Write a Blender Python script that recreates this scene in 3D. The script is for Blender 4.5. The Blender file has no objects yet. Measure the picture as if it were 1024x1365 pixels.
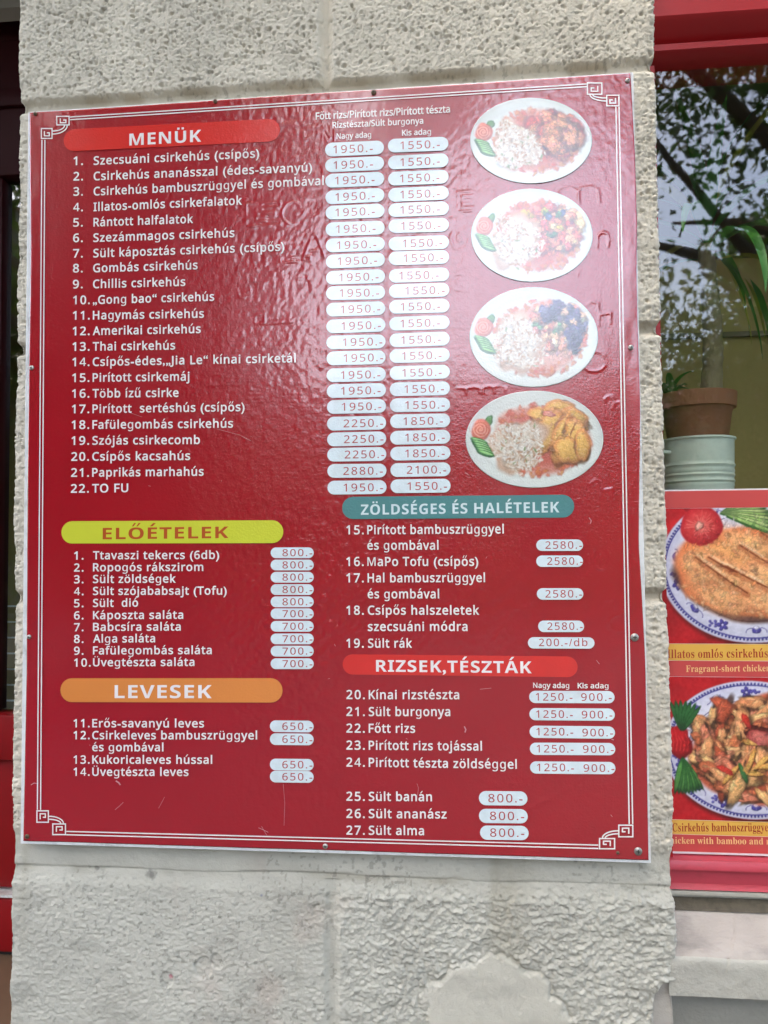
import bpy, bmesh, math, random, unicodedata
import numpy as np
from mathutils import Vector, Matrix

random.seed(7)
rng = np.random.default_rng(7)
SC = bpy.context.scene
COL = SC.collection
R = math.radians

# ------------------------------------------------------------------ camera
CAM = np.array([0.23562719, -1.30900355, 0.53409027])
YAW, PIT, ROL, FPX = -0.09451619, 0.03964164, -0.00847373, 1000.0
_fw = np.array([math.sin(YAW) * math.cos(PIT), math.cos(YAW) * math.cos(PIT), math.sin(PIT)])
_rt = np.cross(_fw, [0, 0, 1]); _rt /= np.linalg.norm(_rt)
_up = np.cross(_rt, _fw)
_rt, _up = _rt * math.cos(ROL) + _up * math.sin(ROL), _up * math.cos(ROL) - _rt * math.sin(ROL)
cd = bpy.data.cameras.new('camera'); cam = bpy.data.objects.new('camera', cd); COL.objects.link(cam)
cd.sensor_fit = 'VERTICAL'; cd.sensor_height = 36.0; cd.lens = FPX / 1365 * 36.0
cd.dof.use_dof = True; cd.dof.focus_distance = 1.37; cd.dof.aperture_fstop = 8.5      # a phone's small lens
cd.clip_start = 0.05; cd.clip_end = 500
cam.matrix_world = Matrix(((_rt[0], _up[0], -_fw[0], CAM[0]), (_rt[1], _up[1], -_fw[1], CAM[1]),
                           (_rt[2], _up[2], -_fw[2], CAM[2]), (0, 0, 0, 1)))
SC.camera = cam

# ------------------------------------------------------------------ light
SUN_EL, SUN_AZ = R(56), R(212)          # azimuth clockwise from +Y: sun behind the viewer, a little to the left
world = bpy.data.worlds.new('World'); SC.world = world; world.use_nodes = True
wn = world.node_tree
sky = wn.nodes.new('ShaderNodeTexSky'); sky.sky_type = 'NISHITA'; sky.sun_disc = False
sky.sun_elevation = SUN_EL; sky.sun_rotation = SUN_AZ; sky.air_density = 1.0; sky.dust_density = 4.0; sky.ozone_density = 0.2
wn.links.new(sky.outputs[0], wn.nodes['Background'].inputs[0])
wn.nodes['Background'].inputs[1].default_value = 0.15
sl = bpy.data.lights.new('sun', 'SUN'); sun = bpy.data.objects.new('sun', sl); COL.objects.link(sun)
sl.energy = 0.9; sl.angle = R(16); sl.color = (1.0, 0.91, 0.78)
_sd = Vector((math.sin(SUN_AZ) * math.cos(SUN_EL), math.cos(SUN_AZ) * math.cos(SUN_EL), math.sin(SUN_EL)))
sun.rotation_euler = (-_sd).to_track_quat('-Z', 'Y').to_euler(); sun.location = (-3, -8, 9)
SC.view_settings.view_transform = 'Standard'; SC.view_settings.look = 'None'
SC.view_settings.gamma = 1.0; SC.view_settings.exposure = 3.0
SC.cycles.max_bounces = 8; SC.cycles.transparent_max_bounces = 16
SC.cycles.caustics_reflective = False; SC.cycles.caustics_refractive = False

GROUND = -0.95


def at(px, py, Y=0.0):
    """a point of the photograph, carried out to the upright plane y = Y"""
    d = _fw + _rt * (px - 512) / FPX - _up * (py - 682.5) / FPX
    return Vector(CAM + d * ((Y - CAM[1]) / d[1]))


# ------------------------------------------------------------------ materials
def lin(r, g, b):
    f = lambda c: (c / 255) / 12.92 if c / 255 <= 0.04045 else ((c / 255 + 0.055) / 1.055) ** 2.4
    return (f(r), f(g), f(b))


def linarr(a):
    a = np.clip(a, 0, 255) / 255
    return np.where(a <= 0.04045, a / 12.92, ((a + 0.055) / 1.055) ** 2.4)


def mat(name, col, rough=0.5, spec=0.5, var=0.0, vscale=6.0, bump=0.0, bscale=200.0, metal=0.0, attr=None,
        detail=4.0, bump2=0.0, b2scale=40.0, weave=0.0, rvar=0.0, dirt=0.0, dirtcol=(0.2, 0.17, 0.13), dscale=9.0, stretch=(1, 1, 1), coat=0.0):
    m = bpy.data.materials.new(name); m.use_nodes = True
    nt = m.node_tree; N = nt.nodes; L = nt.links
    b = N['Principled BSDF']
    b.inputs['Roughness'].default_value = rough
    b.inputs['Specular IOR Level'].default_value = spec
    b.inputs['Metallic'].default_value = metal
    if coat: b.inputs['Coat Weight'].default_value = coat; b.inputs['Coat Roughness'].default_value = 0.10; b.inputs['Coat IOR'].default_value = 1.55
    tc = N.new('ShaderNodeTexCoord')
    mp = N.new('ShaderNodeMapping'); mp.inputs['Scale'].default_value = stretch
    L.new(tc.outputs['Object'], mp.inputs['Vector'])
    vec = mp.outputs['Vector']

    def noise(scale, det=4.0, rgh=0.55):
        n = N.new('ShaderNodeTexNoise'); n.inputs['Scale'].default_value = scale
        n.inputs['Detail'].default_value = det; n.inputs['Roughness'].default_value = rgh
        L.new(vec, n.inputs['Vector']); return n.outputs['Fac']

    def math_(op, a, bb):
        n = N.new('ShaderNodeMath'); n.operation = op
        for i, v in enumerate((a, bb)):
            if hasattr(v, 'links'): L.new(v, n.inputs[i])
            else: n.inputs[i].default_value = v
        return n.outputs[0]

    def mix(fac, a, bb, mode='MIX'):
        n = N.new('ShaderNodeMix'); n.data_type = 'RGBA'; n.blend_type = mode
        for k, v in ((0, fac), (6, a), (7, bb)):
            if hasattr(v, 'links'): L.new(v, n.inputs[k])
            elif k == 0: n.inputs[0].default_value = v
            else: n.inputs[k].default_value = (*v[:3], 1)
        return n.outputs[2]

    cur = None
    if attr:
        a = N.new('ShaderNodeAttribute'); a.attribute_name = attr; cur = a.outputs['Color']
        if col is not None: cur = mix(1.0, cur, col, 'MULTIPLY')
    else:
        rgb = N.new('ShaderNodeRGB'); rgb.outputs[0].default_value = (*col, 1); cur = rgb.outputs[0]
    if var:
        k = math_('MULTIPLY_ADD', noise(vscale, detail), 2 * var); k.node.inputs[2].default_value = 1 - var
        cur = mix(1.0, cur, k, 'MULTIPLY')
    if dirt:
        r = N.new('ShaderNodeMapRange'); L.new(noise(dscale, 8.0, 0.65), r.inputs[0])
        r.inputs[1].default_value = 0.52; r.inputs[2].default_value = 0.72
        r.inputs[3].default_value = 0; r.inputs[4].default_value = dirt
        cur = mix(r.outputs[0], cur, dirtcol)
    L.new(cur, b.inputs['Base Color'])
    if rvar:
        k = math_('MULTIPLY_ADD', noise(vscale * 2.3, 5.0), 2 * rvar); k.node.inputs[2].default_value = rough - rvar
        L.new(k, b.inputs['Roughness'])
    h = None
    if bump: h = math_('MULTIPLY', noise(bscale, 3.0), bump)
    if bump2:
        h2 = math_('MULTIPLY', noise(b2scale, 3.0), bump2); h = math_('ADD', h, h2) if h is not None else h2
    if weave:
        for dr in ('X', 'Z'):
            w = N.new('ShaderNodeTexWave'); w.bands_direction = dr; w.inputs['Scale'].default_value = 130
            w.inputs['Distortion'].default_value = 0.6; L.new(vec, w.inputs['Vector'])
            h2 = math_('MULTIPLY', w.outputs['Fac'], weave); h = math_('ADD', h, h2) if h is not None else h2
    if h is not None:
        bp = N.new('ShaderNodeBump'); bp.inputs['Strength'].default_value = 1.0; bp.inputs['Distance'].default_value = 0.001
        L.new(h, bp.inputs['Height']); L.new(bp.outputs[0], b.inputs['Normal'])
    return m


GLOSS = dict(rough=0.15, spec=0.70, bump=0.42, bscale=280.0, bump2=0.18, b2scale=60.0, coat=0.85)
M = {}
M['red_vinyl'] = mat('red_vinyl', (0.345, 0.006, 0.014), var=0.10, vscale=5, weave=0.03, **GLOSS)
M['white_print'] = mat('white_print', (0.86, 0.79, 0.76), **GLOSS)
M['header_red'] = mat('header_red', (0.66, 0.022, 0.018), var=0.06, **GLOSS)
M['header_lime'] = mat('header_lime', (0.60, 0.62, 0.045), var=0.08, **GLOSS)
M['header_orange'] = mat('header_orange', (0.72, 0.24, 0.05), var=0.06, **GLOSS)
M['header_teal'] = mat('header_teal', (0.075, 0.235, 0.235), var=0.10, **GLOSS)
M['rust_print'] = mat('rust_print', (0.46, 0.085, 0.02), **GLOSS)
M['pale_teal_print'] = mat('pale_teal_print', (0.62, 0.76, 0.76), **GLOSS)
M['sticker'] = mat('sticker', (0.70, 0.79, 0.81), var=0.13, vscale=45, dirt=0.35, dirtcol=(0.5, 0.5, 0.48), dscale=26, **dict(GLOSS, rough=0.22))
M['sticker_ink'] = mat('sticker_ink', (0.40, 0.04, 0.04), var=0.35, vscale=90, **dict(GLOSS, rough=0.22))
M['picture'] = mat('picture', None, attr='print', **GLOSS)
M['board_white'] = mat('board_white', (0.72, 0.73, 0.72), rough=0.35, var=0.12, vscale=20, dirt=0.5, dirtcol=(0.25, 0.23, 0.2), dscale=30)
M['screw'] = mat('screw', (0.42, 0.40, 0.36), rough=0.38, metal=0.9, var=0.3, vscale=300)
M['screw_old'] = mat('screw_old', (0.16, 0.10, 0.06), rough=0.6, metal=0.6, var=0.4, vscale=300)
M['dark_slot'] = mat('dark_slot', (0.02, 0.018, 0.015), rough=0.7)
M['scuff'] = mat('scuff', (0.52, 0.20, 0.22), rough=0.5)
M['stucco'] = mat('stucco', None, attr='tint', rough=0.92, spec=0.15, var=0.10, vscale=7, bump=0.7, bscale=330,
                  bump2=0.5, b2scale=110, dirt=0.22, dirtcol=(0.25, 0.225, 0.18), dscale=5)
M['red_paint'] = mat('red_paint', (0.33, 0.008, 0.010), rough=0.36, spec=0.35, var=0.18, vscale=9, bump=0.35, bscale=60, bump2=0.2, b2scale=260, stretch=(0.25, 1, 1))
M['red_paint_sheen'] = mat('red_paint_sheen', (0.48, 0.05, 0.075), rough=0.38, spec=0.5, var=0.2, vscale=12, bump=0.3, bscale=90, dirt=0.35, dirtcol=(0.25, 0.03, 0.03), dscale=40)  # pinkish sheen of the bottom rail is put into this red
M['door_red'] = mat('door_red', (0.26, 0.005, 0.008), rough=0.4, spec=0.35, var=0.2, vscale=9, bump=0.3, bscale=80)
M['shaded_red'] = mat('shaded_red', (0.035, 0.003, 0.004), rough=0.5, spec=0.25, var=0.2, vscale=8)  # red taken near black: the shade of the recess is in the colour
M['grey_metal'] = mat('grey_metal', (0.16, 0.17, 0.18), rough=0.45, var=0.1)
M['black_rubber'] = mat('black_rubber', (0.02, 0.02, 0.02), rough=0.6)
M['marble'] = mat('marble', (0.40, 0.36, 0.315), rough=0.8, spec=0.15, var=0.30, vscale=10, bump=1.6, bscale=150, bump2=2.6, b2scale=40, dirt=0.7, dirtcol=(0.21, 0.195, 0.175), dscale=18, stretch=(0.6, 1, 1))
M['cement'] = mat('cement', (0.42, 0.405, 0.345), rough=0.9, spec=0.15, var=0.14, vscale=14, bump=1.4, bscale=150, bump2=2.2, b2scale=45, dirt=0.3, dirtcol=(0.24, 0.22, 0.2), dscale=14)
M['cement_shaded'] = mat('cement_shaded', (0.27, 0.265, 0.23), rough=0.9, spec=0.15, var=0.14, vscale=14, bump=1.4, bscale=150, bump2=2.0, b2scale=45)  # darker copy of the cement: shadow below the sill is in its colour
M['moss'] = mat('moss', (0.10, 0.085, 0.06), rough=1.0, var=0.5, vscale=60, bump=2.0, bscale=200)
M['ochre_tile'] = mat('ochre_tile', (0.75, 0.45, 0.12), rough=0.35, var=0.15, vscale=12)
M['grout'] = mat('grout', (0.06, 0.045, 0.035), rough=0.9)
M['terracotta'] = mat('terracotta', (0.32, 0.115, 0.06), rough=0.7, var=0.2, vscale=14, bump=0.5, bscale=150, dirt=0.3, dirtcol=(0.3, 0.2, 0.15), dscale=20)
M['mint_enamel'] = mat('mint_enamel', (0.82, 0.84, 0.80), rough=0.35, var=0.10, dirt=0.3, dirtcol=(0.4, 0.4, 0.36), dscale=25)
M['soil'] = mat('soil', (0.03, 0.02, 0.013), rough=1.0, bump=3, bscale=120)
M['bark'] = mat('bark', (0.30, 0.22, 0.14), rough=0.95, var=0.4, vscale=30, bump=3.0, bscale=90, bump2=4.0, b2scale=30)
M['tree_bark'] = mat('tree_bark', (0.10, 0.075, 0.05), rough=0.95, var=0.35, vscale=8, bump2=8.0, b2scale=14)
M['sword_leaf'] = mat('sword_leaf', (0.07, 0.24, 0.04), rough=0.45, var=0.25, vscale=20)
M['yellow_leaf'] = mat('yellow_leaf', (0.38, 0.34, 0.05), rough=0.5, var=0.25, vscale=20)
M['leaves'] = mat('leaves', (0.07, 0.15, 0.03), rough=0.5, var=0.45, vscale=1.6)
M['leaves_pale'] = mat('leaves_pale', (0.085, 0.155, 0.035), rough=0.5, var=0.45, vscale=1.6)
M['ochre_wall'] = mat('ochre_wall', (0.42, 0.29, 0.11), rough=0.9, var=0.15, vscale=1.2, bump=1, bscale=60)
M['room_wall'] = mat('room_wall', (0.34, 0.25, 0.10), rough=0.85, var=0.25, vscale=3.0)
M['room_floor'] = mat('room_floor', (0.16, 0.10, 0.06), rough=0.6, var=0.2, vscale=5)
M['facade'] = mat('facade', (0.21, 0.185, 0.135), rough=0.9, var=0.15, vscale=0.8)
M['facade_trim'] = mat('facade_trim', (0.45, 0.42, 0.36), rough=0.9, var=0.1, vscale=2)
M['dark_glass'] = mat('dark_glass', (0.02, 0.025, 0.03), rough=0.08)
M['roof_tile'] = mat('roof_tile', (0.16, 0.07, 0.045), rough=0.9, var=0.3, vscale=3)
M['asphalt'] = mat('asphalt', (0.055, 0.055, 0.057), rough=0.9, var=0.2, vscale=2, bump=2, bscale=90)
M['paving'] = mat('paving', (0.085, 0.08, 0.07), rough=0.9, var=0.2, vscale=2.5, bump=1.5, bscale=90)
M['kerb_stone'] = mat('kerb_stone', (0.30, 0.29, 0.27), rough=0.9, var=0.15, vscale=6)
M['earth'] = mat('earth', (0.11, 0.095, 0.06), rough=1.0, var=0.3, vscale=0.5)
M['cap_red'] = mat('cap_red', (0.55, 0.07, 0.065), rough=0.3, spec=0.5, bump2=0.5, b2scale=20)  # paler and pinker red, with the poster's sheen put into the colour
M['cap_yellow'] = mat('cap_yellow', (0.72, 0.42, 0.075), rough=0.3, spec=0.5, bump2=0.5, b2scale=20)
M['cap_ink_red'] = mat('cap_ink_red', (0.40, 0.05, 0.02), rough=0.3)
M['cap_ink_cream'] = mat('cap_ink_cream', (0.80, 0.50, 0.22), rough=0.3)
M['poster_picture'] = mat('poster_picture', None, attr='print', rough=0.28, spec=0.6, bump2=0.5, b2scale=20)
M['poster_sheet'] = mat('poster_sheet', (0.72, 0.70, 0.69), rough=0.35)
M['fabric_dark'] = mat('fabric_dark', (0.05, 0.035, 0.02), rough=0.95)


def glass_mat():
    m = bpy.data.materials.new('window_glass'); m.use_nodes = True
    nt = m.node_tree; N = nt.nodes; L = nt.links
    N.remove(N['Principled BSDF'])
    out = N['Material Output']
    tr = N.new('ShaderNodeBsdfTransparent'); tr.inputs[0].default_value = (0.86, 0.90, 0.87, 1)
    gl = N.new('ShaderNodeBsdfGlossy'); gl.inputs['Roughness'].default_value = 0.02
    tc = N.new('ShaderNodeTexCoord'); n = N.new('ShaderNodeTexNoise'); n.inputs['Scale'].default_value = 3.0
    L.new(tc.outputs['Object'], n.inputs['Vector'])
    bp = N.new('ShaderNodeBump'); bp.inputs['Strength'].default_value = 1.0; bp.inputs['Distance'].default_value = 0.0008
    L.new(n.outputs['Fac'], bp.inputs['Height']); L.new(bp.outputs[0], gl.inputs['Normal'])
    fr = N.new('ShaderNodeFresnel'); fr.inputs['IOR'].default_value = 1.95
    mx = N.new('ShaderNodeMixShader'); 
    ge = N.new('ShaderNodeNewGeometry'); k = N.new('ShaderNodeMath'); k.operation = 'SUBTRACT'; k.inputs[0].default_value = 1.0; L.new(ge.outputs['Backfacing'], k.inputs[1])
    k2 = N.new('ShaderNodeMath'); k2.operation = 'MULTIPLY'; L.new(fr.outputs[0], k2.inputs[0]); L.new(k.outputs[0], k2.inputs[1])
    L.new(k2.outputs[0], mx.inputs[0]); L.new(tr.outputs[0], mx.inputs[1]); L.new(gl.outputs[0], mx.inputs[2])
    L.new(mx.outputs[0], out.inputs[0])
    return m


M['glass'] = glass_mat()
for k in ('leaves', 'leaves_pale', 'sword_leaf', 'yellow_leaf'):      # light comes through a leaf
    nt = M[k].node_tree; pb = nt.nodes['Principled BSDF']; tl = nt.nodes.new('ShaderNodeBsdfTranslucent'); mx = nt.nodes.new('ShaderNodeMixShader'); mx.inputs[0].default_value = 0.45
    nt.links.new(pb.inputs['Base Color'].links[0].from_socket, tl.inputs[0]); nt.links.new(pb.outputs[0], mx.inputs[1]); nt.links.new(tl.outputs[0], mx.inputs[2])
    nt.links.new(mx.outputs[0], nt.nodes['Material Output'].inputs[0])


# ------------------------------------------------------------------ object helpers
def tag(o, label=None, cat=None, group=None, kind=None):
    if label: o['label'] = label
    if cat: o['category'] = cat
    if group: o['group'] = group
    if kind: o['kind'] = kind
    return o


def thing(name, label, cat, loc=(0, 0, 0), group=None):
    o = bpy.data.objects.new(name, None); COL.objects.link(o); o.location = loc; o.empty_display_size = 0.1
    return tag(o, label, cat, group)


def link(name, me, m, parent=None):
    o = bpy.data.objects.new(name, me); COL.objects.link(o)
    for mm in (m if isinstance(m, (list, tuple)) else [m]):
        me.materials.append(M[mm] if isinstance(mm, str) else mm)
    if parent:
        o.parent = parent
        r = Vector((0, 0, 0)); p = parent
        while p: r += Vector(p.location); p = p.parent
        me.transform(Matrix.Translation(-r))         # meshes are drawn in world metres, then set on their thing
    return o


def npmesh(name, V, F, smooth=True, colors=None, attr='print'):
    """V (n,3), F (m,k) index arrays -> mesh, fast"""
    V = np.asarray(V, dtype=np.float32); F = np.asarray(F, dtype=np.int32)
    me = bpy.data.meshes.new(name)
    me.vertices.add(len(V)); me.vertices.foreach_set('co', V.ravel())
    k = F.shape[1]
    me.loops.add(F.size); me.loops.foreach_set('vertex_index', F.ravel())
    me.polygons.add(len(F))
    me.polygons.foreach_set('loop_start', np.arange(len(F), dtype=np.int32) * k)
    me.polygons.foreach_set('loop_total', np.full(len(F), k, dtype=np.int32))
    me.update(calc_edges=True)
    me.polygons.foreach_set('use_smooth', np.full(len(F), smooth, dtype=bool))
    if colors is not None:
        ca = me.color_attributes.new(attr, 'FLOAT_COLOR', 'POINT')
        c4 = np.ones((len(V), 4), dtype=np.float32); c4[:, :3] = colors
        ca.data.foreach_set('color', c4.ravel())
    return me


def gridfaces(nr, nc):
    i = np.arange(nr - 1)[:, None] * nc + np.arange(nc - 1)[None, :]
    return np.stack([i, i + 1, i + nc + 1, i + nc], -1).reshape(-1, 4)


class MB:
    def __init__(s): s.bm = bmesh.new()

    def box(s, x0, x1, y0, y1, z0, z1, bev=0.0):
        g = bmesh.ops.create_cube(s.bm, size=1.0)
        vs = g['verts']
        for v in vs:
            v.co = Vector(((x0 + x1) / 2 + v.co.x * (x1 - x0), (y0 + y1) / 2 + v.co.y * (y1 - y0), (z0 + z1) / 2 + v.co.z * (z1 - z0)))
        if bev:
            es = list({e for v in vs for e in v.link_edges})
            bmesh.ops.bevel(s.bm, geom=es, offset=bev, segments=2, affect='EDGES', profile=0.5)
        return s

    def prism(s, prof, a, b, axis='x'):
        """profile of (y,z) points swept along x from a to b"""
        A = [s.bm.verts.new((a, y, z)) for y, z in prof]; B = [s.bm.verts.new((b, y, z)) for y, z in prof]
        n = len(prof)
        for i in range(n):
            s.bm.faces.new((A[i], A[(i + 1) % n], B[(i + 1) % n], B[i]))
        s.bm.faces.new(A[::-1]); s.bm.faces.new(B)
        return s

    def lathe(s, prof, c, n=48):
        rings = []
        for r, z in prof:
            rings.append([s.bm.verts.new((c[0] + r * math.cos(2 * math.pi * k / n), c[1] + r * math.sin(2 * math.pi * k / n), c[2] + z)) for k in range(n)])
        for a, b in zip(rings, rings[1:]):
            for k in range(n): s.bm.faces.new((a[k], a[(k + 1) % n], b[(k + 1) % n], b[k]))
        return s

    def tube(s, pts, rad, n=10):
        pts = [Vector(p) for p in pts]; rings = []
        for i, p in enumerate(pts):
            d = (pts[min(i + 1, len(pts) - 1)] - pts[max(i - 1, 0)]).normalized()
            u = d.orthogonal().normalized() if i == 0 else (u - d * u.dot(d)).normalized()
            w = d.cross(u); r = rad[i] if isinstance(rad, (list, tuple)) else rad
            rings.append([s.bm.verts.new(p + (u * math.cos(2 * math.pi * k / n) + w * math.sin(2 * math.pi * k / n)) * r) for k in range(n)])
        for a, b in zip(rings, rings[1:]):
            for k in range(n): s.bm.faces.new((a[k], a[(k + 1) % n], b[(k + 1) % n], b[k]))
        s.bm.faces.new(rings[0][::-1]); s.bm.faces.new(rings[-1])
        return s

    def slab(s, outline, y, t):
        """a flat shape in the x-z plane given as (x, z) points, front face at y, thickness t going back"""
        n = len(outline)
        f = [s.bm.verts.new((x, y, z)) for x, z in outline]; b = [s.bm.verts.new((x, y + t, z)) for x, z in outline]
        s.bm.faces.new(f)
        for i in range(n): s.bm.faces.new((f[i], b[i], b[(i + 1) % n], f[(i + 1) % n]))
        return s

    def ribbon(s, pts, w, y, closed=False):
        """flat stroke of width w along (x, z) points"""
        P = [Vector(p) for p in pts]; n = len(P); Lf, Rt = [], []
        for i in range(n):
            a = P[(i - 1) % n] if (closed or i) else None; b = P[(i + 1) % n] if (closed or i < n - 1) else None
            d1 = (P[i] - a).normalized() if a is not None else (b - P[i]).normalized()
            d2 = (b - P[i]).normalized() if b is not None else d1
            n1 = Vector((-d1.y, d1.x)); n2 = Vector((-d2.y, d2.x)); m = (n1 + n2)
            m = m.normalized() if m.length > 1e-6 else n1
            k = w / 2 / max(0.4, m.dot(n1))
            Lf.append(s.bm.verts.new((P[i].x + m.x * k, y, P[i].y + m.y * k))); Rt.append(s.bm.verts.new((P[i].x - m.x * k, y, P[i].y - m.y * k)))
        for i in range(n if closed else n - 1):
            j = (i + 1) % n
            s.bm.faces.new((Lf[i], Lf[j], Rt[j], Rt[i]))
        return s

    def build(s, name, m, parent=None, smooth=False):
        bmesh.ops.recalc_face_normals(s.bm, faces=s.bm.faces)
        me = bpy.data.meshes.new(name); s.bm.to_mesh(me); s.bm.free()
        if smooth:
            me.polygons.foreach_set('use_smooth', np.ones(len(me.polygons), dtype=bool))
            me.set_sharp_from_angle(angle=R(38))
        return link(name, me, m, parent)


# ------------------------------------------------------------------ noise
_T = [np.random.default_rng(100 + k).random((256, 256)) for k in range(24)]


def vn(x, y, s=0):
    x = np.asarray(x, float); y = np.asarray(y, float)
    ix = np.floor(x).astype(int); iy = np.floor(y).astype(int)
    fx = x - ix; fy = y - iy
    fx = fx * fx * fx * (fx * (fx * 6 - 15) + 10); fy = fy * fy * fy * (fy * (fy * 6 - 15) + 10)
    T = _T[s]; a, b = ix & 255, iy & 255; a1, b1 = (ix + 1) & 255, (iy + 1) & 255
    return (T[a, b] * (1 - fx) + T[a1, b] * fx) * (1 - fy) + (T[a, b1] * (1 - fx) + T[a1, b1] * fx) * fy


def fbm(x, y, s=0, o=4, g=0.5):
    t = 0; amp = 1; tot = 0
    for k in range(o):
        t = t + amp * vn(x * 2 ** k + 17.3 * k, y * 2 ** k + 9.1 * k, (s + k) % 24); tot += amp; amp *= g
    return t / tot


def sst(a, b, x):
    t = np.clip((x - a) / (b - a), 0, 1); return t * t * (3 - 2 * t)


# ------------------------------------------------------------------ lettering
# styles: 'sans' (medium), 'bold' (sans bold), 'serif' (serif bold), 'thin'
STY = {'sans': (0x1D5A0, 0x1D5BA, 0x1D7E2, 0.021), 'bold': (0x1D5D4, 0x1D5EE, 0x1D7EC, 0.0),
       'serif': (0x1D400, 0x1D41A, 0x1D7CE, 0.0), 'thin': (0x1D5A0, 0x1D5BA, 0x1D7E2, 0.004)}
_gl = {}


def _code(ch, st):
    a, b, d, _ = STY[st]
    if 'A' <= ch <= 'Z': return chr(a + ord(ch) - 65)
    if 'a' <= ch <= 'z': return chr(b + ord(ch) - 97)
    if '0' <= ch <= '9': return chr(d + ord(ch) - 48)
    return ch


def load_glyphs(chars):
    tmp = []
    for st, ch in sorted(chars):
        g = _code(ch, st); H = _code('H', st)
        for body in (g, H + g + H, H + H):
            c = bpy.data.curves.new('glyph', 'FONT'); c.body = body; c.size = 1.0; c.offset = 0.0 if ch == 'g' or (ch in 'M4' and st == 'sans') else 0.013 if ch == 'N' and st == 'sans' else (STY[st][3] if ch.isalnum() or st != 'bold' else 0.022)
            c.resolution_u = 3
            o = bpy.data.objects.new('glyph', c); COL.objects.link(o); tmp.append((st, ch, body, o))
    bpy.context.view_layer.update(); dg = bpy.context.evaluated_depsgraph_get()
    adv = {}
    for st, ch, body, o in tmp:
        oe = o.evaluated_get(dg); me = bpy.data.meshes.new_from_object(oe)
        n = len(me.vertices); V = np.zeros(n * 3); me.vertices.foreach_get('co', V); V = V.reshape(-1, 3)[:, :2]
        F = [tuple(p.vertices) for p in me.polygons]
        w = V[:, 0].max() - V[:, 0].min() if n else 0
        adv.setdefault((st, ch), []).append((V, F, w, V[:, 0].min() if n else 0))
        bpy.data.meshes.remove(me)
    for k, ((V, F, w, x0), (_, _, whch, _), (_, _, whh, _)) in adv.items():
        if k[1] in 'gM4' and k[0] == 'sans':               # two passes a hair apart make up the weight of this one
            n = len(V); V = np.concatenate([np.c_[V - [.010, .003], np.zeros(n)], np.c_[V + [.010, .003], np.full(n, 8e-5)]]); F = F + [tuple(i + n for i in f) for f in F]
        else: V = np.c_[V, np.zeros(len(V))]
        _gl[k] = (V, F, whch - whh)
    for st, ch, body, o in tmp:
        c = o.data; bpy.data.objects.remove(o); bpy.data.curves.remove(c)


def tri_clip_dot(V, F):
    keep = [f for f in F if max(V[i][1] for i in f) < 0.62]
    return V, keep


def layout(text, st, space=0.0):
    """-> vertices (x, y), faces, width, cap height, for size 1"""
    VV, FF = [], []; x = 0.0; nv = 0
    cap = _gl[(st, 'H')][0][:, 1].max(); xh = _gl[(st, 'x')][0][:, 1].max()
    first = None; right = 0
    for ch in unicodedata.normalize('NFC', text):
        if ch == ' ': x += 0.27 + space; continue
        d = unicodedata.normalize('NFD', ch); base = d[0]; marks = d[1:]
        V, F, a = _gl[(st, base)]
        if base in 'ij' and marks: V, F = tri_clip_dot(V, F)
        used = sorted({i for f in F for i in f})
        if first is None: first = V[used, 0].min()
        VV.append(V + [x, 0, 0]); FF += [tuple(i + nv for i in f) for f in F]; nv += len(V)
        right = x + V[used, 0].max()
        cx = x + (V[used, 0].min() + V[used, 0].max()) / 2
        top = cap if base.isupper() else xh
        b = 0.055 if st in ('bold', 'serif') else 0.042
        y0, y1 = top + 0.075, top + 0.235
        polys = []
        for mk in marks:
            if mk == '\u0301': polys.append([(cx - .06 - b, y0 - .01), (cx - .06 + b * 1.1, y0 - .01), (cx + .08 + b * 1.4, y1 + .03), (cx + .08 - b, y1 + .03)])
            if mk == '\u0308':
                for s_ in (-1, 1):
                    q = cx + s_ * 0.115; polys.append([(q - b * 1.1, y0 + .01), (q + b * 1.1, y0 + .01), (q + b * 1.1, y0 + .02 + 2 * b), (q - b * 1.1, y0 + .02 + 2 * b)])
            if mk == '\u030b':
                for s_ in (-1, 1):
                    q = cx + s_ * 0.10; polys.append([(q - .05 - b * .8, y0), (q - .05 + b * .5, y0), (q + .06 + b * .8, y1 + .05), (q + .06 - b * .9, y1 + .05)])
        for p in polys:
            VV.append(np.c_[np.array(p), np.zeros(4)]); FF.append(tuple(range(nv, nv + 4))); nv += 4
        x += a + space
    V = np.concatenate(VV); V = V - [first, 0, 0]
    return V, FF, right - first, cap


class Letters:
    """collects printed lines into one mesh"""
    def __init__(s): s.V, s.F, s.n = [], [], 0

    def line(s, text, xl, yl, xr, yr, capx, st='sans', Y=-0.0008, space=0.06, PY=0.0):
        V, F, w, cap = layout(text, st, space)
        a = at(xl, yl, PY); b = at(xr, yr, PY)
        h = (at(xl, yl - capx, PY) - a).length / cap
        k = (b - a).length / w; d = (b - a).normalized()
        X = a.x + V[:, 0] * k * d.x; Z = a.z + V[:, 0] * k * d.z + V[:, 1] * h
        s.V.append(np.stack([X, Y - V[:, 2], Z], 1)); s.F += [tuple(i + s.n for i in f) for f in F]; s.n += len(V)
        return s

    def build(s, name, m, parent):
        me = bpy.data.meshes.new(name)
        me.from_pydata(np.concatenate(s.V).tolist(), [], s.F); me.update()
        # every letter faces the street
        bm = bmesh.new(); bm.from_mesh(me)
        for f in bm.faces:
            f.normal_update()
            if f.normal.y > 0: f.normal_flip()
        bm.to_mesh(me); bm.free()
        return link(name, me, m, parent)


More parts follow.
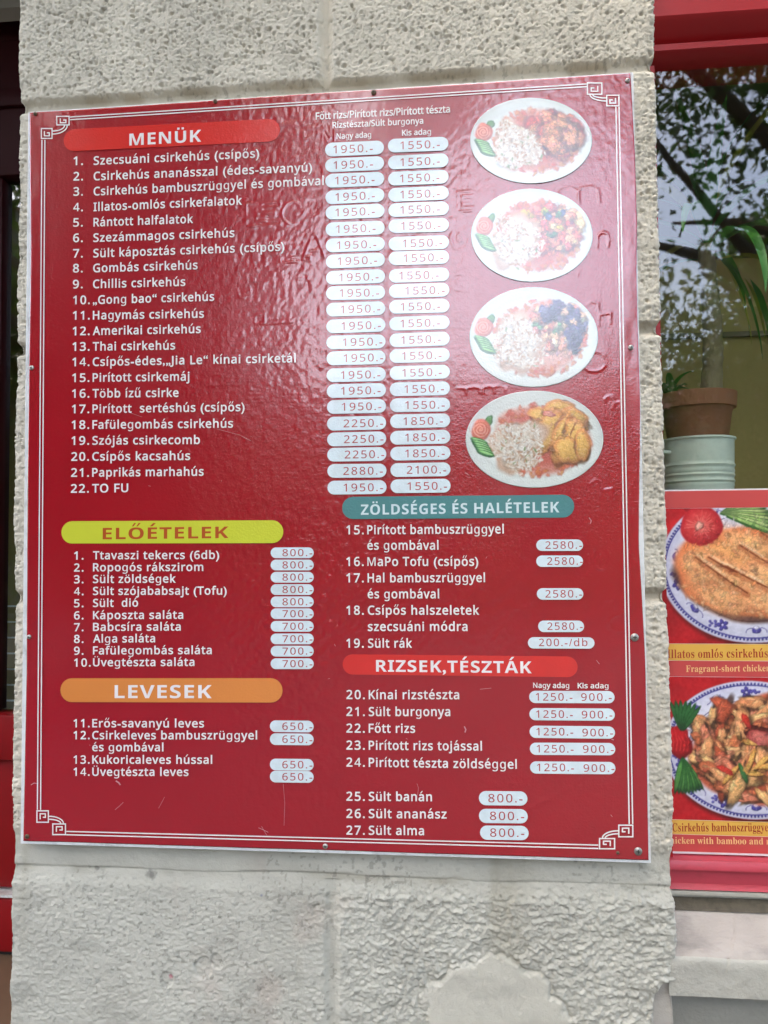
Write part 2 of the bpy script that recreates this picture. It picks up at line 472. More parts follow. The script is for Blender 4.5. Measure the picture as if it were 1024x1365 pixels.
# ------------------------------------------------------------------ printed pictures (painted point by point into the print of a flat sheet)
class Paint:
    def __init__(s, x0, y0, x1, y1, step, bg):
        s.x0, s.y0, s.step = x0, y0, step
        s.nx = int((x1 - x0) / step) + 1; s.ny = int((y1 - y0) / step) + 1
        s.X, s.Y = np.meshgrid(x0 + np.arange(s.nx) * step, y0 + np.arange(s.ny) * step)
        s.C = np.ones((s.ny, s.nx, 3)) * np.array(bg, float)

    def win(s, cx, cy, r):
        i0 = max(0, int((cx - r - s.x0) / s.step)); i1 = min(s.nx, int((cx + r - s.x0) / s.step) + 2)
        j0 = max(0, int((cy - r - s.y0) / s.step)); j1 = min(s.ny, int((cy + r - s.y0) / s.step) + 2)
        if i1 <= i0 or j1 <= j0: return None
        return slice(j0, j1), slice(i0, i1)

    def blob(s, cx, cy, rx, ry, rot, col, edge=None, irr=0.15, soft=0.12, shade=0.25, grain=0.08, a=1.0, clip=None, lit=(-.5, -.7)):
        w = s.win(cx, cy, max(rx, ry) * (1.15 + irr))
        if w is None: return
        X = s.X[w] - cx; Y = s.Y[w] - cy; c, sn = math.cos(rot), math.sin(rot)
        u = (X * c + Y * sn) / rx; v = (-X * sn + Y * c) / ry
        th = np.arctan2(v, u); ph = rng.random(4) * 6.28
        rad = 1 + irr * (np.sin(2 * th + ph[0]) * .5 + np.sin(3 * th + ph[1]) * .4 + np.sin(5 * th + ph[2]) * .3 + np.sin(9 * th + ph[3]) * .15)
        r = np.hypot(u, v) / rad
        m = (1 - sst(1 - soft, 1 + soft, r)) * a
        if clip is not None: m = m * clip[w]
        col = np.array(col, float); edge = col * 0.55 if edge is None else np.array(edge, float)
        t = sst(0.55, 1.05, r)[..., None]
        base = col * (1 - t) + edge * t
        li = 1 + shade * ((X * lit[0] + Y * lit[1]) / max(rx, ry)) + grain * (rng.random(X.shape) - .5) * 2
        base = base * li[..., None]
        s.C[w] = s.C[w] * (1 - m[..., None]) + base * m[..., None]

    def stroke(s, pts, wid, col, a=1.0, clip=None):
        P = np.array(pts, float); lo = P.min(0); hi = P.max(0)
        w = s.win((lo[0] + hi[0]) / 2, (lo[1] + hi[1]) / 2, max(hi - lo) / 2 + wid * 2)
        if w is None: return
        X, Y = s.X[w], s.Y[w]; D = np.full(X.shape, 1e9)
        for p, q in zip(P, P[1:]):
            d = q - p; L2 = max((d ** 2).sum(), 1e-9)
            t = np.clip(((X - p[0]) * d[0] + (Y - p[1]) * d[1]) / L2, 0, 1)
            D = np.minimum(D, np.hypot(X - p[0] - t * d[0], Y - p[1] - t * d[1]))
        m = (1 - sst(wid * .35, wid * .75, D)) * a
        if clip is not None: m = m * clip[w]
        s.C[w] = s.C[w] * (1 - m[..., None]) + np.array(col, float) * m[..., None]

    def sample(s, x, y):
        fx = np.clip((x - s.x0) / s.step, 0, s.nx - 1.001); fy = np.clip((y - s.y0) / s.step, 0, s.ny - 1.001)
        i = fx.astype(int); j = fy.astype(int); a = (fx - i)[..., None]; b = (fy - j)[..., None]
        return (s.C[j, i] * (1 - a) + s.C[j, i + 1] * a) * (1 - b) + (s.C[j + 1, i] * (1 - a) + s.C[j + 1, i + 1] * a) * b


# ================================================================== the setting behind and around the viewer (seen in reflections; some trees added to hold back light)
def sheet(name, x0, x1, y0, y1, z, m, kind='structure'):
    me = bpy.data.meshes.new(name); me.from_pydata([(x0, y0, z), (x1, y0, z), (x1, y1, z), (x0, y1, z)], [], [(0, 1, 2, 3)])
    return tag(link(name, me, m), kind=kind)


sheet('ground', -150, 150, -150, 150, GROUND - 0.16, 'earth')
sheet('road', -150, 150, -10.4, -4.0, GROUND - 0.12, 'asphalt')
b = MB(); b.box(-60, 60, -3.86, 0.35, GROUND - 0.3, GROUND); tag(b.build('pavement', 'paving'), kind='structure')
b = MB(); b.box(-60, 60, -13.6, -10.54, GROUND - 0.3, GROUND + 0.004); tag(b.build('far_pavement', 'paving'), kind='structure')
b = MB(); b.box(-60, 60, -3.998, -3.862, GROUND - 0.3, GROUND + 0.006, 0.01); tag(b.build('kerb', 'kerb_stone'), kind='structure')
b = MB(); b.box(-60, 60, -10.538, -10.402, GROUND - 0.3, GROUND + 0.006, 0.01); tag(b.build('far_kerb', 'kerb_stone'), kind='structure')

# the houses over the road
def house(x0, x1, h, label, wallm, seed):
    t = thing('house', label, 'house', ((x0 + x1) / 2, -16, GROUND))
    y = -13.6
    b = MB(); b.box(x0, x1, y - 7, y, GROUND, GROUND + h); b.build('wall', wallm, t)
    b = MB(); z = GROUND + h
    b.prism([(y + .35, z + .002), (y - 3.5, z + 1.5), (y - 7.35, z + .002)], x0 - .2, x1 + .2); b.build('roof', 'roof_tile', t)
    b = MB(); b.box(x0 - .1, x1 + .1, y + .002, y + .16, z - .22, z - .004); b.build('cornice', 'facade_trim', t)
    n = int((x1 - x0) / 2.3)
    for fl in range(int(h / 2.9)):
        for k in range(n):
            cx = x0 + (k + .5) * (x1 - x0) / n; zz = GROUND + .95 + fl * 2.9
            b = MB(); b.box(cx - .5, cx + .5, y + .004, y + .03, zz, zz + 1.5); w = b.build('window', 'dark_glass', t)
            b = MB()
            for q in (-.55, .5): b.box(cx + q, cx + q + .05, y + .004, y + .07, zz - .05, zz + 1.55)
            b.box(cx - .498, cx + .498, y + .004, y + .07, zz + 1.502, zz + 1.55); b.box(cx - .62, cx + .62, y + .004, y + .13, zz - .12, zz - .052); b.box(cx - .025, cx + .025, y + .032, y + .05, zz + .002, zz + 1.5)
            b.build('frame', 'facade_trim', w)


house(-30, -4.6, 9.2, 'long tall pale house across the road behind the viewer', 'facade', 1)
house(-4.2, 16, 4.0, 'low ochre house across the road behind the viewer', 'ochre_wall', 2)


def tree(label, x, y, h, r, cz, n, m, leaf=0.10, sq=0.8, seed=0, holes=0.42):
    rr = np.random.default_rng(seed)
    t = thing('tree', label, 'tree', (x, y, GROUND), 'street trees across from the menu')
    b = MB(); top = GROUND + h * .62
    pts = [(x + .05 * math.sin(k * 1.3), y + .05 * math.cos(k), GROUND + (top - GROUND) * k / 6) for k in range(7)]
    b.tube(pts, [.17 - .015 * k for k in range(7)], 12)
    for k in range(11):
        a = k * 2.4; L = r * (.55 + .3 * rr.random()); s = GROUND + h * (.33 + .025 * k)
        p0 = Vector((x, y, s)); p1 = p0 + Vector((math.cos(a) * L * .5, math.sin(a) * L * .5, L * .35)); p2 = p0 + Vector((math.cos(a) * L, math.sin(a) * L, L * .55))
        b.tube([p0, p1, p2], [.06, .04, .012], 6)
    b.build('trunk', 'tree_bark', t, True)
    # leaves gathered into clumps spread through the crown
    nc = 190; C = rr.normal(size=(nc, 3)); C /= np.linalg.norm(C, axis=1)[:, None]; C *= (rr.random((nc, 1)) ** .45)
    C *= [r, r, r * sq]; C += [x, y, cz]
    keep = vn(C[:, 0] * .9 + seed, C[:, 2] * .9 + C[:, 1] * .7, seed % 20) > holes * .8
    C = C[keep]
    idx = rr.integers(0, len(C), n)
    P = C[idx] + rr.normal(size=(n, 3)) * r * .11
    A = rr.normal(size=(n, 3)); A /= np.linalg.norm(A, axis=1)[:, None]
    B = np.cross(A, rr.normal(size=(n, 3))); B /= np.linalg.norm(B, axis=1)[:, None]
    N = np.cross(A, B); s = leaf * (.6 + .8 * rr.random((n, 1)))
    V = np.stack([P - A * s, P + B * s * .45 + N * s * .12, P + A * s, P - B * s * .45 + N * s * .12], 1).reshape(-1, 3)
    link('crown', npmesh('crown', V, np.arange(4 * n).reshape(-1, 4), False), m, t)


tree('dense tree with low crown added to darken reflections, left of the viewer', -5.0, -6.6, 5.4, 2.7, 2.1, 17000, 'leaves', .12, .95, 3, .15)  # added so that the board's left half reflects something dark
tree('tall spreading tree across the road, right behind the viewer', 4.3, -6.6, 5.6, 2.1, 2.5, 24000, 'leaves', .055, .85, 5, .2)
tree('high crowned tree on the near kerb, right over the viewer', 2.7, -3.5, 6.6, 2.4, 4.7, 26000, 'leaves', .045, .62, 12, .3)
tree('slim tall tree across the road, straight behind the viewer', -0.9, -9.8, 10.2, 1.7, 7.6, 6000, 'leaves', .09, 1.0, 14, .5)
tree('broad tree added to block overhead light, left over the viewer', -2.6, -3.0, 7.6, 2.9, 5.6, 15000, 'leaves', .10, .55, 16, .2)  # added canopy that screens sky and sun from the wall
tree('bushy topped tree added to cut the sheen, between the low tree and the slim one', -2.9, -7.0, 7.2, 1.7, 5.1, 13000, 'leaves', .08, 1.1, 20, .15)  # added to keep the bright sky's reflection off the board's left
tree('broad pale tree added to block sky light, far right of the viewer', 7.0, -3.5, 7.4, 2.9, 5.4, 13000, 'leaves_pale', .10, .55, 18, .2)  # added crown, cuts the sky light from overhead

# ================================================================== the stucco pillar
BX0, BX1, BZ0, BZ1 = -0.55, 0.55, 0.0, 1.345      # the menu board
FACE = 0.019                                      # pillar face, the board stands proud of it
PXL, PXR = -0.584, 0.597
JOINTS = [1.369, 0.899, 0.433, -0.052, -0.523]


def fine_lines(a, b, fa, fb, fine, coarse):
    out = list(np.arange(a, fa, coarse)) + list(np.arange(fa, fb, fine)) + list(np.arange(fb, b + coarse * .5, coarse))
    return np.array(out)


zs = fine_lines(GROUND, 3.0, -0.36, 1.62, 0.0016, 0.008)
xs = np.arange(PXL + 0.006, PXR - 0.006 + 1e-6, 0.0016)
sec = [(PXL, FACE + d, -1., 0.) for d in np.concatenate([np.arange(0.80, .03, -.012), np.arange(.03, .006, -.0025)])]
for k in range(1, 5):
    a = k / 5 * math.pi / 2; sec.append((PXL + .006 - .006 * math.cos(a), FACE + .006 - .006 * math.sin(a), -math.cos(a), -math.sin(a)))
sec += [(x, FACE, 0., -1.) for x in xs]
for k in range(1, 5):
    a = k / 5 * math.pi / 2; sec.append((PXR - .006 + .006 * math.sin(a), FACE + .006 - .006 * math.cos(a), math.sin(a), -math.cos(a)))
sec += [(PXR, FACE + d, 1., 0.) for d in np.concatenate([np.arange(.006, .03, .0025), np.arange(.03, .30, .012)])]
sec = np.array(sec); nc = len(sec); nr = len(zs)
ssum = np.concatenate([[0], np.cumsum(np.hypot(*np.diff(sec[:, :2], axis=0).T))])
S, Z = np.meshgrid(ssum, zs); SX = np.repeat(sec[None, :, 0], nr, 0)
up = sst(-0.03, 0.03, Z)                                     # rough-cast above, trowelled and lumpy below
right = sst(-0.10, 0.12, SX + 0.10 * (fbm(SX * 5, Z * 5, 3) - .5) * 2)

# pits of the rough-cast
def pits(u, v, cell, s, rmin, rmax):
    gx, gy = u / cell, v / cell; ix, iy = np.floor(gx).astype(int), np.floor(gy).astype(int); h = np.zeros(u.shape)
    for dx in (-1, 0, 1):
        for dy in (-1, 0, 1):
            a, c = (ix + dx) & 255, (iy + dy) & 255
            px = ix + dx + .15 + .7 * _T[s][a, c]; py = iy + dy + .15 + .7 * _T[s + 1][a, c]
            rr = (rmin + (rmax - rmin) * _T[s + 2][a, c] ** 3.4) / cell
            d = np.hypot((gx - px) * (.75 + .5 * _T[s + 3][a, c]), gy - py)
            h = np.maximum(h, (1 - sst(.35, 1.15, d / rr)) * np.minimum(1, rr * cell / .0035))
    return h


wob = .004 * (fbm(S * 60, Z * 60, 1, 3) - .5)
wob2 = .004 * (fbm(S * 60 + 31, Z * 60, 5, 3) - .5)
p1 = pits(S + 1.6 * wob, Z + 1.6 * wob2, .0105, 2, .0005, .0052)
p2 = pits(S + wob2 + .4, Z + wob, .0052, 8, .0004, .0030)
grain = fbm(S * 210, Z * 210, 4, 3)
upper = -.0046 * p1 - .0034 * p2 + .0034 * (grain - .5) + .003 * (fbm(S * 26, Z * 26, 9, 3) - .5)
lump = fbm(S * 112 + 2 * fbm(S * 20, Z * 20, 2, 2), Z * 150, 11, 4, .55)
lump2 = 1 - np.abs(fbm(S * 34, Z * 40, 13, 4) * 2 - 1)
lower_r = .0085 * (lump - .5) + .003 * (lump2 - .7) + .0034 * (grain - .5)
ridg = 1 - np.abs(fbm(S * 13 + Z * 5, Z * 34 - S * 8, 15, 5, .6) * 2 - 1)
torn = sst(.50, .66, fbm(S * 9, Z * 9, 17, 3)) * sst(-.45, -.15, SX)
lower_l = .0014 * (grain - .5) + .0022 * (fbm(S * 130, Z * 210, 6, 3) - .5) + .0045 * (ridg - .8) * (.12 + torn) + .0055 * (lump - .5) * torn
lower_r = lower_r * 1.05; lower_l = lower_l * 1.0
lower = lower_r * right + lower_l * (1 - right)
H = upper * up + lower * (1 - up)

# joints between the blocks: rounded channels, the lowest one a smooth run of render under the board
groove = np.zeros_like(H); dirtj = np.zeros_like(H)
for k, zj in enumerate(JOINTS):
    zz = zj + .004 * (fbm(S * 7, S * 0 + k, 10 + k, 3) - .5) * 2
    d = Z - zz
    if k != 3:
        g = 1 - sst(.003, .0165, np.abs(d)); groove = np.maximum(groove, g); dirtj = np.maximum(dirtj, (1 - sst(.0, .02, np.abs(d - .006))) * (.35 + .65 * sst(.35, .7, fbm(S * 14, Z * 3, 3, 3))))
    else:
        band = sst(-.004, .0, d) * (1 - sst(.045, .075, d))
        H = H * (1 - .82 * band) - .006 * band + band * .0022 * (fbm(S * 40, Z * 40, 7, 4) - .5)
        lip = (1 - sst(.0, .006, np.abs(d + .003))); H -= .004 * lip * sst(.3, .6, fbm(S * 11, S * 0 + 3, 5, 4))
        slope = sst(-.034, -.002, d) * (1 - sst(-.002, .0, d)); H = H * (1 - .7 * slope) - .007 * slope
        dirtj = np.maximum(dirtj, (1 - sst(.0, .012, np.abs(d + .004))) * .75 * sst(.3, .7, fbm(S * 9, S * 0 + 8, 2, 4)))
for (xj, lo, hi, amt) in ((.008, 1.369, 4, 1.), (.012, -.523, -.06, .55)):
    d = np.abs(SX - xj - .003 * (fbm(Z * 9, S * 0, 4, 3) - .5)); m = (Z > lo) & (Z < hi)
    groove = np.maximum(groove, (1 - sst(.003, .0165, d)) * m * amt * (SX > -.5) * (SX < .5))
H = H * (1 - .75 * groove) - .0105 * groove

# a smooth patched repair low on the right, and a broken corner beside it
c0 = at(655, 1372); R1 = np.hypot((SX - c0.x) / .112, (Z - c0.z) / .118) + .34 * (fbm(S * 17, Z * 17, 18, 4) - .5) * 2
patch = 1 - sst(.90, 1.0, R1)
H = H * (1 - patch) + patch * (.0030 + .0026 * (fbm(S * 60, Z * 34, 20, 5, .62) - .5)) - .003 * (1 - sst(.0, .06, np.abs(R1 - 1.02)))
c1 = at(900, 1372); R2 = np.hypot((SX - c1.x) / .034, (Z - c1.z) / .070) + .25 * (fbm(S * 30, Z * 30, 19, 3) - .5) * 2
chip = (1 - sst(.92, 1.0, R2)) * (sec[None, :, 1] < .08)
H = H * (1 - chip) - .009 * chip
for (px, py, r_) in ((265, 1298, .017), (218, 1315, .014), (285, 1290, .012)):
    c = at(px, py); q = np.hypot((SX - c.x) / r_, (Z - c.z) / (r_ * 1.2)) + .3 * (fbm(S * 40, Z * 40, 2, 3) - .5) * 2
    H -= .0028 * (1 - sst(.75, 1.0, q)) * (sec[None, :, 3] < -.5)

# the corners are worn and wander a little
edge = np.exp(-np.minimum(np.abs(S - ssum[np.argmin(np.abs(sec[:, 0] - PXL - .006) + 9 * (sec[:, 3] > -.99))]), np.abs(S - ssum[::-1][np.argmin(np.abs(sec[::-1, 0] - PXR + .006) + 9 * (sec[::-1, 3] > -.99))])) / .012)
H += edge * (.006 * (fbm(Z * 22 + 5, S * 0, 3, 4, .6) - .55) * 2)

X3 = sec[None, :, 0] + sec[None, :, 2] * H
X3 = X3 + np.where(sec[None, :, 2] < 0, 1, 0) * .004 * (fbm(Z * 4, S * 0, 21, 3) - .5) * 2 * (np.abs(sec[None, :, 2]) > .5)
Y3 = sec[None, :, 1] + sec[None, :, 3] * H
behind = (SX > -.53) & (SX < .53) & (Z > .03) & (Z < 1.315) & (sec[None, :, 3] < -.99)
Y3 = np.where(behind, Y3 + .002, Y3)

cu = np.array([0.595, 0.548, 0.447]); cl = np.array([0.495, 0.48, 0.408])
tint = cu * up[..., None] + cl * (1 - up[..., None])
tint = tint * (0.87 + .26 * fbm(S * 9, Z * 9, 22, 5))[..., None]
stain = sst(.5, .8, fbm(S * 16, Z * 2.2, 19, 4)) * sst(-.5, -.06, Z) * (Z < -.0)      # rain streaks under the board
tint = tint * (1 - .20 * stain[..., None] * np.array([.8, .9, 1.1]))
speck = sst(.66, .74, fbm(S * 130, Z * 130, 14, 3)) * sst(.4, .6, fbm(S * 6, Z * 6, 10, 3))
tint = tint * (1 - .30 * speck[..., None])
tint = tint * (1 - .45 * np.clip(dirtj, 0, 1)[..., None] * np.array([.9, 1., 1.15]))
tint = tint * (1 - patch[..., None]) + patch[..., None] * np.array([.53, .505, .42])
tint = tint * (1 - chip[..., None]) + chip[..., None] * np.array([.40, .375, .33])
pink = sst(.58, .78, fbm(S * 8 + 3, Z * 8, 1, 4)) * (1 - up) * (1 - sst(-.1, .2, SX))
tint = tint * (1 - .5 * pink[..., None] * (1 - np.array([1.0, .86, .84])))
grime = sst(.55, .8, fbm(S * 12, Z * 26, 12, 5)) * (Z < -.1)
tint = tint * (1 - .16 * grime[..., None])
for (px, py, r_, cc) in ((222, 1310, .007, (.34, .05, .10)), (345, 1200, .004, (.16, .17, .30)), (194, 1173, .012, (.13, .125, .11)), (120, 1165, .006, (.2, .19, .17))):
    c = at(px, py); q = np.hypot(SX - c.x, Z - c.z) / r_ + .9 * (fbm(S * 150, Z * 150, 7, 3) - .5)
    mk = (1 - sst(.3, .95, q)) * (sec[None, :, 3] < -.5) * .7
    tint = tint * (1 - mk[..., None]) + mk[..., None] * np.array(cc)

F = gridfaces(nr, nc); bq = behind.ravel()
F = F[~(bq[F].all(1))]
V = np.stack([X3, Y3, Z + 0 * S], -1).reshape(-1, 3)
used = np.unique(F); remap = np.full(len(V), -1, dtype=np.int64); remap[used] = np.arange(len(used))
me = npmesh('pillar', V[used], remap[F], True, tint.reshape(-1, 3)[used], 'tint')
pil = link('pillar', me, 'stucco')
tag(pil, 'broad rough cream stucco pillar with grooved block joints carrying the red menu board', 'pillar')
del V, F, H, S, Z, SX, X3, Y3, tint, p1, p2, grain, lump, lump2, ridg, torn

# ================================================================== entrance in the recess left of the pillar
ED = 0.79; EF = -0.655                              # depth of the shop front in the recess, level of its tiled step
ent = thing('shop_entrance', 'dark red shop entrance with glass above a bright red panel, left of the pillar', 'entrance', (-1.1, ED, EF))
zt = lambda py: at(10, py, ED).z
xl0, xl1 = -2.2, -0.56
b = MB(); b.box(xl0, xl1, ED - .02, ED + .05, zt(238), zt(60), .004); b.box(xl0, xl1, ED - .035, ED - .021, zt(150), zt(128), .003); b.build('transom', 'shaded_red', ent, True)
b = MB(); b.prism([(ED - .05, zt(45)), (ED - .09, zt(40)), (ED - .09, zt(24)), (ED - .05, zt(18))], xl0, xl1); b.build('metal_strip', 'facade_trim', ent)
b = MB(); b.box(xl0, xl1, ED + .0, ED + .05, zt(58), 2.249); b.build('top_panel', 'shaded_red', ent)
xm = at(3, 600, ED).x
b = MB(); b.box(xm - .07, xm, ED - .015, ED + .04, zt(948), zt(240), .004); b.box(xl1 - .06, xl1, ED - .015, ED + .04, zt(948), zt(240), .004); b.build('mullion', 'shaded_red', ent, True)
b = MB(); b.box(xl0, xl1, ED + .012, ED + .018, zt(948), zt(240)); b.build('glass_pane', 'glass', ent)
b = MB(); b.box(xl0, xl1, ED - .03, ED + .05, zt(1010), zt(950), .006)
b.box(xl0, xl1, ED - .005, ED + .05, zt(1182), zt(1012), .004); b.box(xl0, xl1, ED - .03, ED + .05, zt(1262), zt(1192), .006); b.build('lower_panel', 'door_red', ent, True)
b = MB(); b.box(xl0, xl1, ED - .032, ED + .05, zt(1189.5), zt(1186)); b.build('paint_chip_strip', 'board_white', ent)
b = MB(); b.box(xl0, xl1, ED - .01, ED + .05, EF, zt(1264)); b.build('base_board', 'black_rubber', ent)
# blinds seen in the lower part of the glass
b = MB()
for k in range(7): b.box(xl0, xl1 - .02, ED + .10, ED + .104, zt(945 - k * 22), zt(943 - k * 22))
b.build('blind', 'board_white', ent)
b = MB(); b.box(xl0, -.575, -.02, ED + .06, 2.25, 2.4); b.box(xl0 - .2, xl0 - .001, -.02, ED + .06, GROUND, 2.4); b.build('recess_shade_wall', 'shaded_red', ent)  # unseen ceiling and side wall added to shade the recess
st = MB(); st.box(xl0, -.553, -.05, ED + .06, GROUND, EF); tag(st.build('entrance_step', 'grout'), kind='structure')
b = MB(); k = .21
ft = thing('floor_tiles', 'ochre floor tiles laid diagonally on the entrance step', 'floor tiles', (-1.1, .3, EF))
ft['kind'] = 'structure'
bm = b.bm
for i in range(-12, 12):
    for j in range(-12, 12):
        cx, cy = -1.2 + (i + j) * k * .7071, .35 + (i - j) * k * .7071; q = (k - .006) * .7071
        if -2.2 + q < cx < -.553 - q * .2 and -.05 + q < cy < ED - q * .2:
            pts = [(min(x_, -.556), min(y_, ED - .012)) for x_, y_ in ((cx - q, cy), (cx, cy - q), (cx + q, cy), (cx, cy + q))]
            vs = [bm.verts.new((p[0], p[1], EF + .004)) for p in pts]
            try: bm.faces.new(vs)
            except Exception: pass
b.build('tile_surface', 'ochre_tile', ft)

# ================================================================== shop window right of the pillar
WY = 0.13                                           # plane of the pane
wx0, wx1 = 0.599, 2.0
zw = lambda py, Y=WY: at(950, py, Y).z
win = thing('shop_window', 'red framed shop window right of the pillar reflecting trees', 'window', (1.3, WY, zw(1175)))
b = MB()
b.prism([(WY - .002, zw(90)), (WY - .03, zw(76)), (WY - .03, zw(68)), (WY - .012, zw(64)), (WY - .02, zw(58)), (WY - .045, zw(47)), (WY - .05, zw(40)), (WY - .03, zw(36)), (WY - .03, zw(-120)), (WY + .06, zw(-120)), (WY + .06, zw(90))], wx0, wx1)
b.build('top_rail', 'red_paint', win, True)
b = MB(); b.prism([(WY - .03, zw(1139)), (WY - .035, zw(1146)), (WY - .035, zw(1150)), (WY - .022, zw(1153)), (WY - .022, zw(1171)), (WY - .03, zw(1177)), (WY + .06, zw(1177)), (WY + .06, zw(1139))][::-1], wx0, wx1)
b.build('bottom_rail', 'red_paint_sheen', win, True)
b = MB(); b.box(wx0, wx0 + .02, WY - .02, WY + .06, zw(1138), zw(91)); b.box(wx1 - .1, wx1, WY - .03, WY + .06, zw(1138), zw(91), .004); b.build('stile', 'red_paint', win, True)
b = MB(); b.box(wx0 + .021, wx1 - .101, WY, WY + .005, zw(1138), zw(91)); b.build('glass_pane', 'glass', win)

SF = .022
sill = thing('window_sill', 'weathered pinkish stone sill below the shop window', 'sill', (1.3, .06, at(950, 1330).z))
zf0, zf1 = at(950, 1330, SF).z, at(950, 1276, SF).z
xg = np.concatenate([np.arange(.584, .95, .003), np.arange(.95, wx1 + .01, .03)])
prof = [(SF, zf0 + (zf1 - .004 - zf0) * t) for t in np.linspace(0, 1, 14)] + [(SF + .003, zf1 - .0012)] + [(SF + .006 + (WY - .026 - SF) * t, zf1 + (zw(1199) - zf1) * t) for t in np.linspace(0, 1, 26)]
pa = np.array(prof); XX = np.repeat(xg[None], len(pa), 0); UU = np.repeat(np.cumsum(np.r_[0, np.hypot(*np.diff(pa, axis=0).T)])[:, None], len(xg), 1)
rel = .0024 * (fbm(XX * 40, UU * 60, 3, 5, .6) - .5) + .004 * (fbm(XX * 9, UU * 14, 7, 3) - .5)
wear = np.exp(-((np.arange(len(pa)) - 14) / 2.2) ** 2)[:, None] * .010 * np.maximum(0, fbm(XX * 16, XX * 0 + 2, 9, 5, .65) - .42)
crk = np.abs(XX - .705 - .35 * (UU - .12) - .012 * (fbm(UU * 30, XX * 0, 4, 3) - .5)); rel -= .003 * (1 - sst(.0, .0016, crk)) * (UU > .04)
Yg = pa[:, 0][:, None] - (rel * (np.arange(len(pa)) < 15)[:, None]) + wear; Zg = pa[:, 1][:, None] + rel * (np.arange(len(pa)) >= 14)[:, None] - wear
k15 = 15
link('stone_slab', npmesh('stone_slab', np.stack([XX, Yg, Zg], -1)[k15 - 1:].reshape(-1, 3), gridfaces(len(pa) - k15 + 1, len(xg))), 'marble', sill)
link('front_render', npmesh('front_render', np.stack([XX, Yg, Zg], -1)[:k15].reshape(-1, 3), gridfaces(k15, len(xg))), 'cement', sill)
b = MB(); b.box(.584, wx1, SF + .012, WY - .02, zf0 + .001, zf1 - .012); b.build('slab_core', 'marble', sill)
b = MB(); b.prism([(WY - .018, zw(1205)), (WY - .018, zw(1188)), (WY - .03, zw(1184)), (WY - .03, zw(1179)), (WY + .06, zw(1179)), (WY + .06, zw(1205))][::-1], wx0, wx1); b.build('mortar_lip', 'cement', sill, True)
b = MB(); b.prism([(WY - .021, zw(1204)), (WY - .034, zw(1203)), (WY - .019, zw(1190)), (WY - .0185, zw(1204))], wx0, wx1); b.build('moss_line', 'moss', sill)
b = MB(); b.box(.584, 2.6, .055, .30, GROUND, zf0 - .002); w_ = b.build('lower_wall', 'cement_shaded'); tag(w_, 'plain grey rendered wall under the window sill', 'wall')

# the dim room behind the glass
rm = thing('room', 'dim ochre walled dining room seen through the shop window', 'room', (.3, 2, GROUND + .3)); rm['kind'] = 'structure'
def quad(name, pts, m, parent):
    me = bpy.data.meshes.new(name); me.from_pydata(pts, [], [tuple(range(len(pts)))]); return link(name, me, m, parent)
fz = -.64
quad('back_wall', [(-2.6, 2.6, fz), (2.6, 2.6, fz), (2.6, 2.6, 2.6), (-2.6, 2.6, 2.6)], 'room_wall', rm)
quad('side_wall', [(2.6, .2, fz), (2.6, .2, 2.6), (2.6, 2.6, 2.6), (2.6, 2.6, fz)], 'room_wall', rm)
quad('side_wall', [(-2.6, .9, fz), (-2.6, .9, 2.6), (-2.6, 2.6, 2.6), (-2.6, 2.6, fz)], 'room_wall', rm)
quad('room_floor', [(-2.6, .2, fz), (2.6, .2, fz), (2.6, 2.6, fz), (-2.6, 2.6, fz)], 'room_floor', rm)
quad('ceiling', [(-2.6, .2, 2.6), (2.6, .2, 2.6), (2.6, 2.6, 2.6), (-2.6, 2.6, 2.6)], 'room_wall', rm)
b = MB(); b.box(wx0, 2.6, .19, .25, zw(-118), 2.6); b.box(2.001, 2.6, .10, .25, zf0, zw(-119)); b.build('lintel_wall', 'facade', rm)
b = MB(); b.box(-.556, .57, .72, .86, fz, 2.6); b.build('inner_wall', 'room_wall', rm)
b = MB(); b.box(wx0 + .0, 2.5, .195, .62, zw(1000), zw(960)); ib = b.build('inner_ledge', 'facade_trim', rm)

scr = thing('folding_screen', 'ochre woven screen standing behind the potted plant inside the window', 'screen', (1.4, .66, fz))
b = MB(); b.box(.586, 2.4, .66, .672, zw(975), 1.25); b.build('woven_panel', 'ochre_wall', scr)
b = MB()
for k in range(5): b.box(.60 + k * .44, .625 + k * .44, .645, .659, fz, 1.27)
b.box(.60, 2.4, .645, .6585, at(950, 446, .645).z - .006, at(950, 446, .645).z + .006); b.build('lath', 'room_floor', scr)

# ================================================================== plant standing on the ledge behind the glass
PY_ = 0.36
ledge_z = zw(960) + .001
sc_ = 1.0 / (at(1001, 600, PY_).x - at(1000, 600, PY_).x)         # pixels per metre there
pc = at(929, 540, PY_)
zp = lambda py: at(929, py, PY_).z
buck = thing('planter_bucket', 'pale mint enamel bucket with ribbed bands behind the window glass', 'bucket', (pc.x, PY_, ledge_z))
rb1, rb0 = 47 / sc_, 36 / sc_; zb1, zb0 = zp(586), ledge_z
prof = [(rb0 * .96, zb0 - pc.z)]
for k in range(1, 130):
    t_ = k / 130; r_ = rb0 + (rb1 - rb0) * t_; z_ = zb0 + (zb1 - zb0) * t_
    rib = .0026 * max(0, math.sin((z_ - zb0) * 2 * math.pi / .011)) if (zp(650) < z_ < zp(616)) else 0
    prof.append((r_ + rib, z_ - pc.z))
prof += [(rb1 + .003, zb1 - pc.z - .004), (rb1 + .003, zb1 - pc.z), (rb1 - .002, zb1 - pc.z), (rb1 - .004, zb1 - pc.z - .02), (rb0 - .003, zb0 - pc.z + .004), (.0005, zb0 - pc.z + .004)]
b = MB(); b.lathe(prof, (pc.x, PY_, pc.z), 72); b.build('bucket_body', 'mint_enamel', buck, True)
b = MB(); hx = pc.x - rb1 * .97
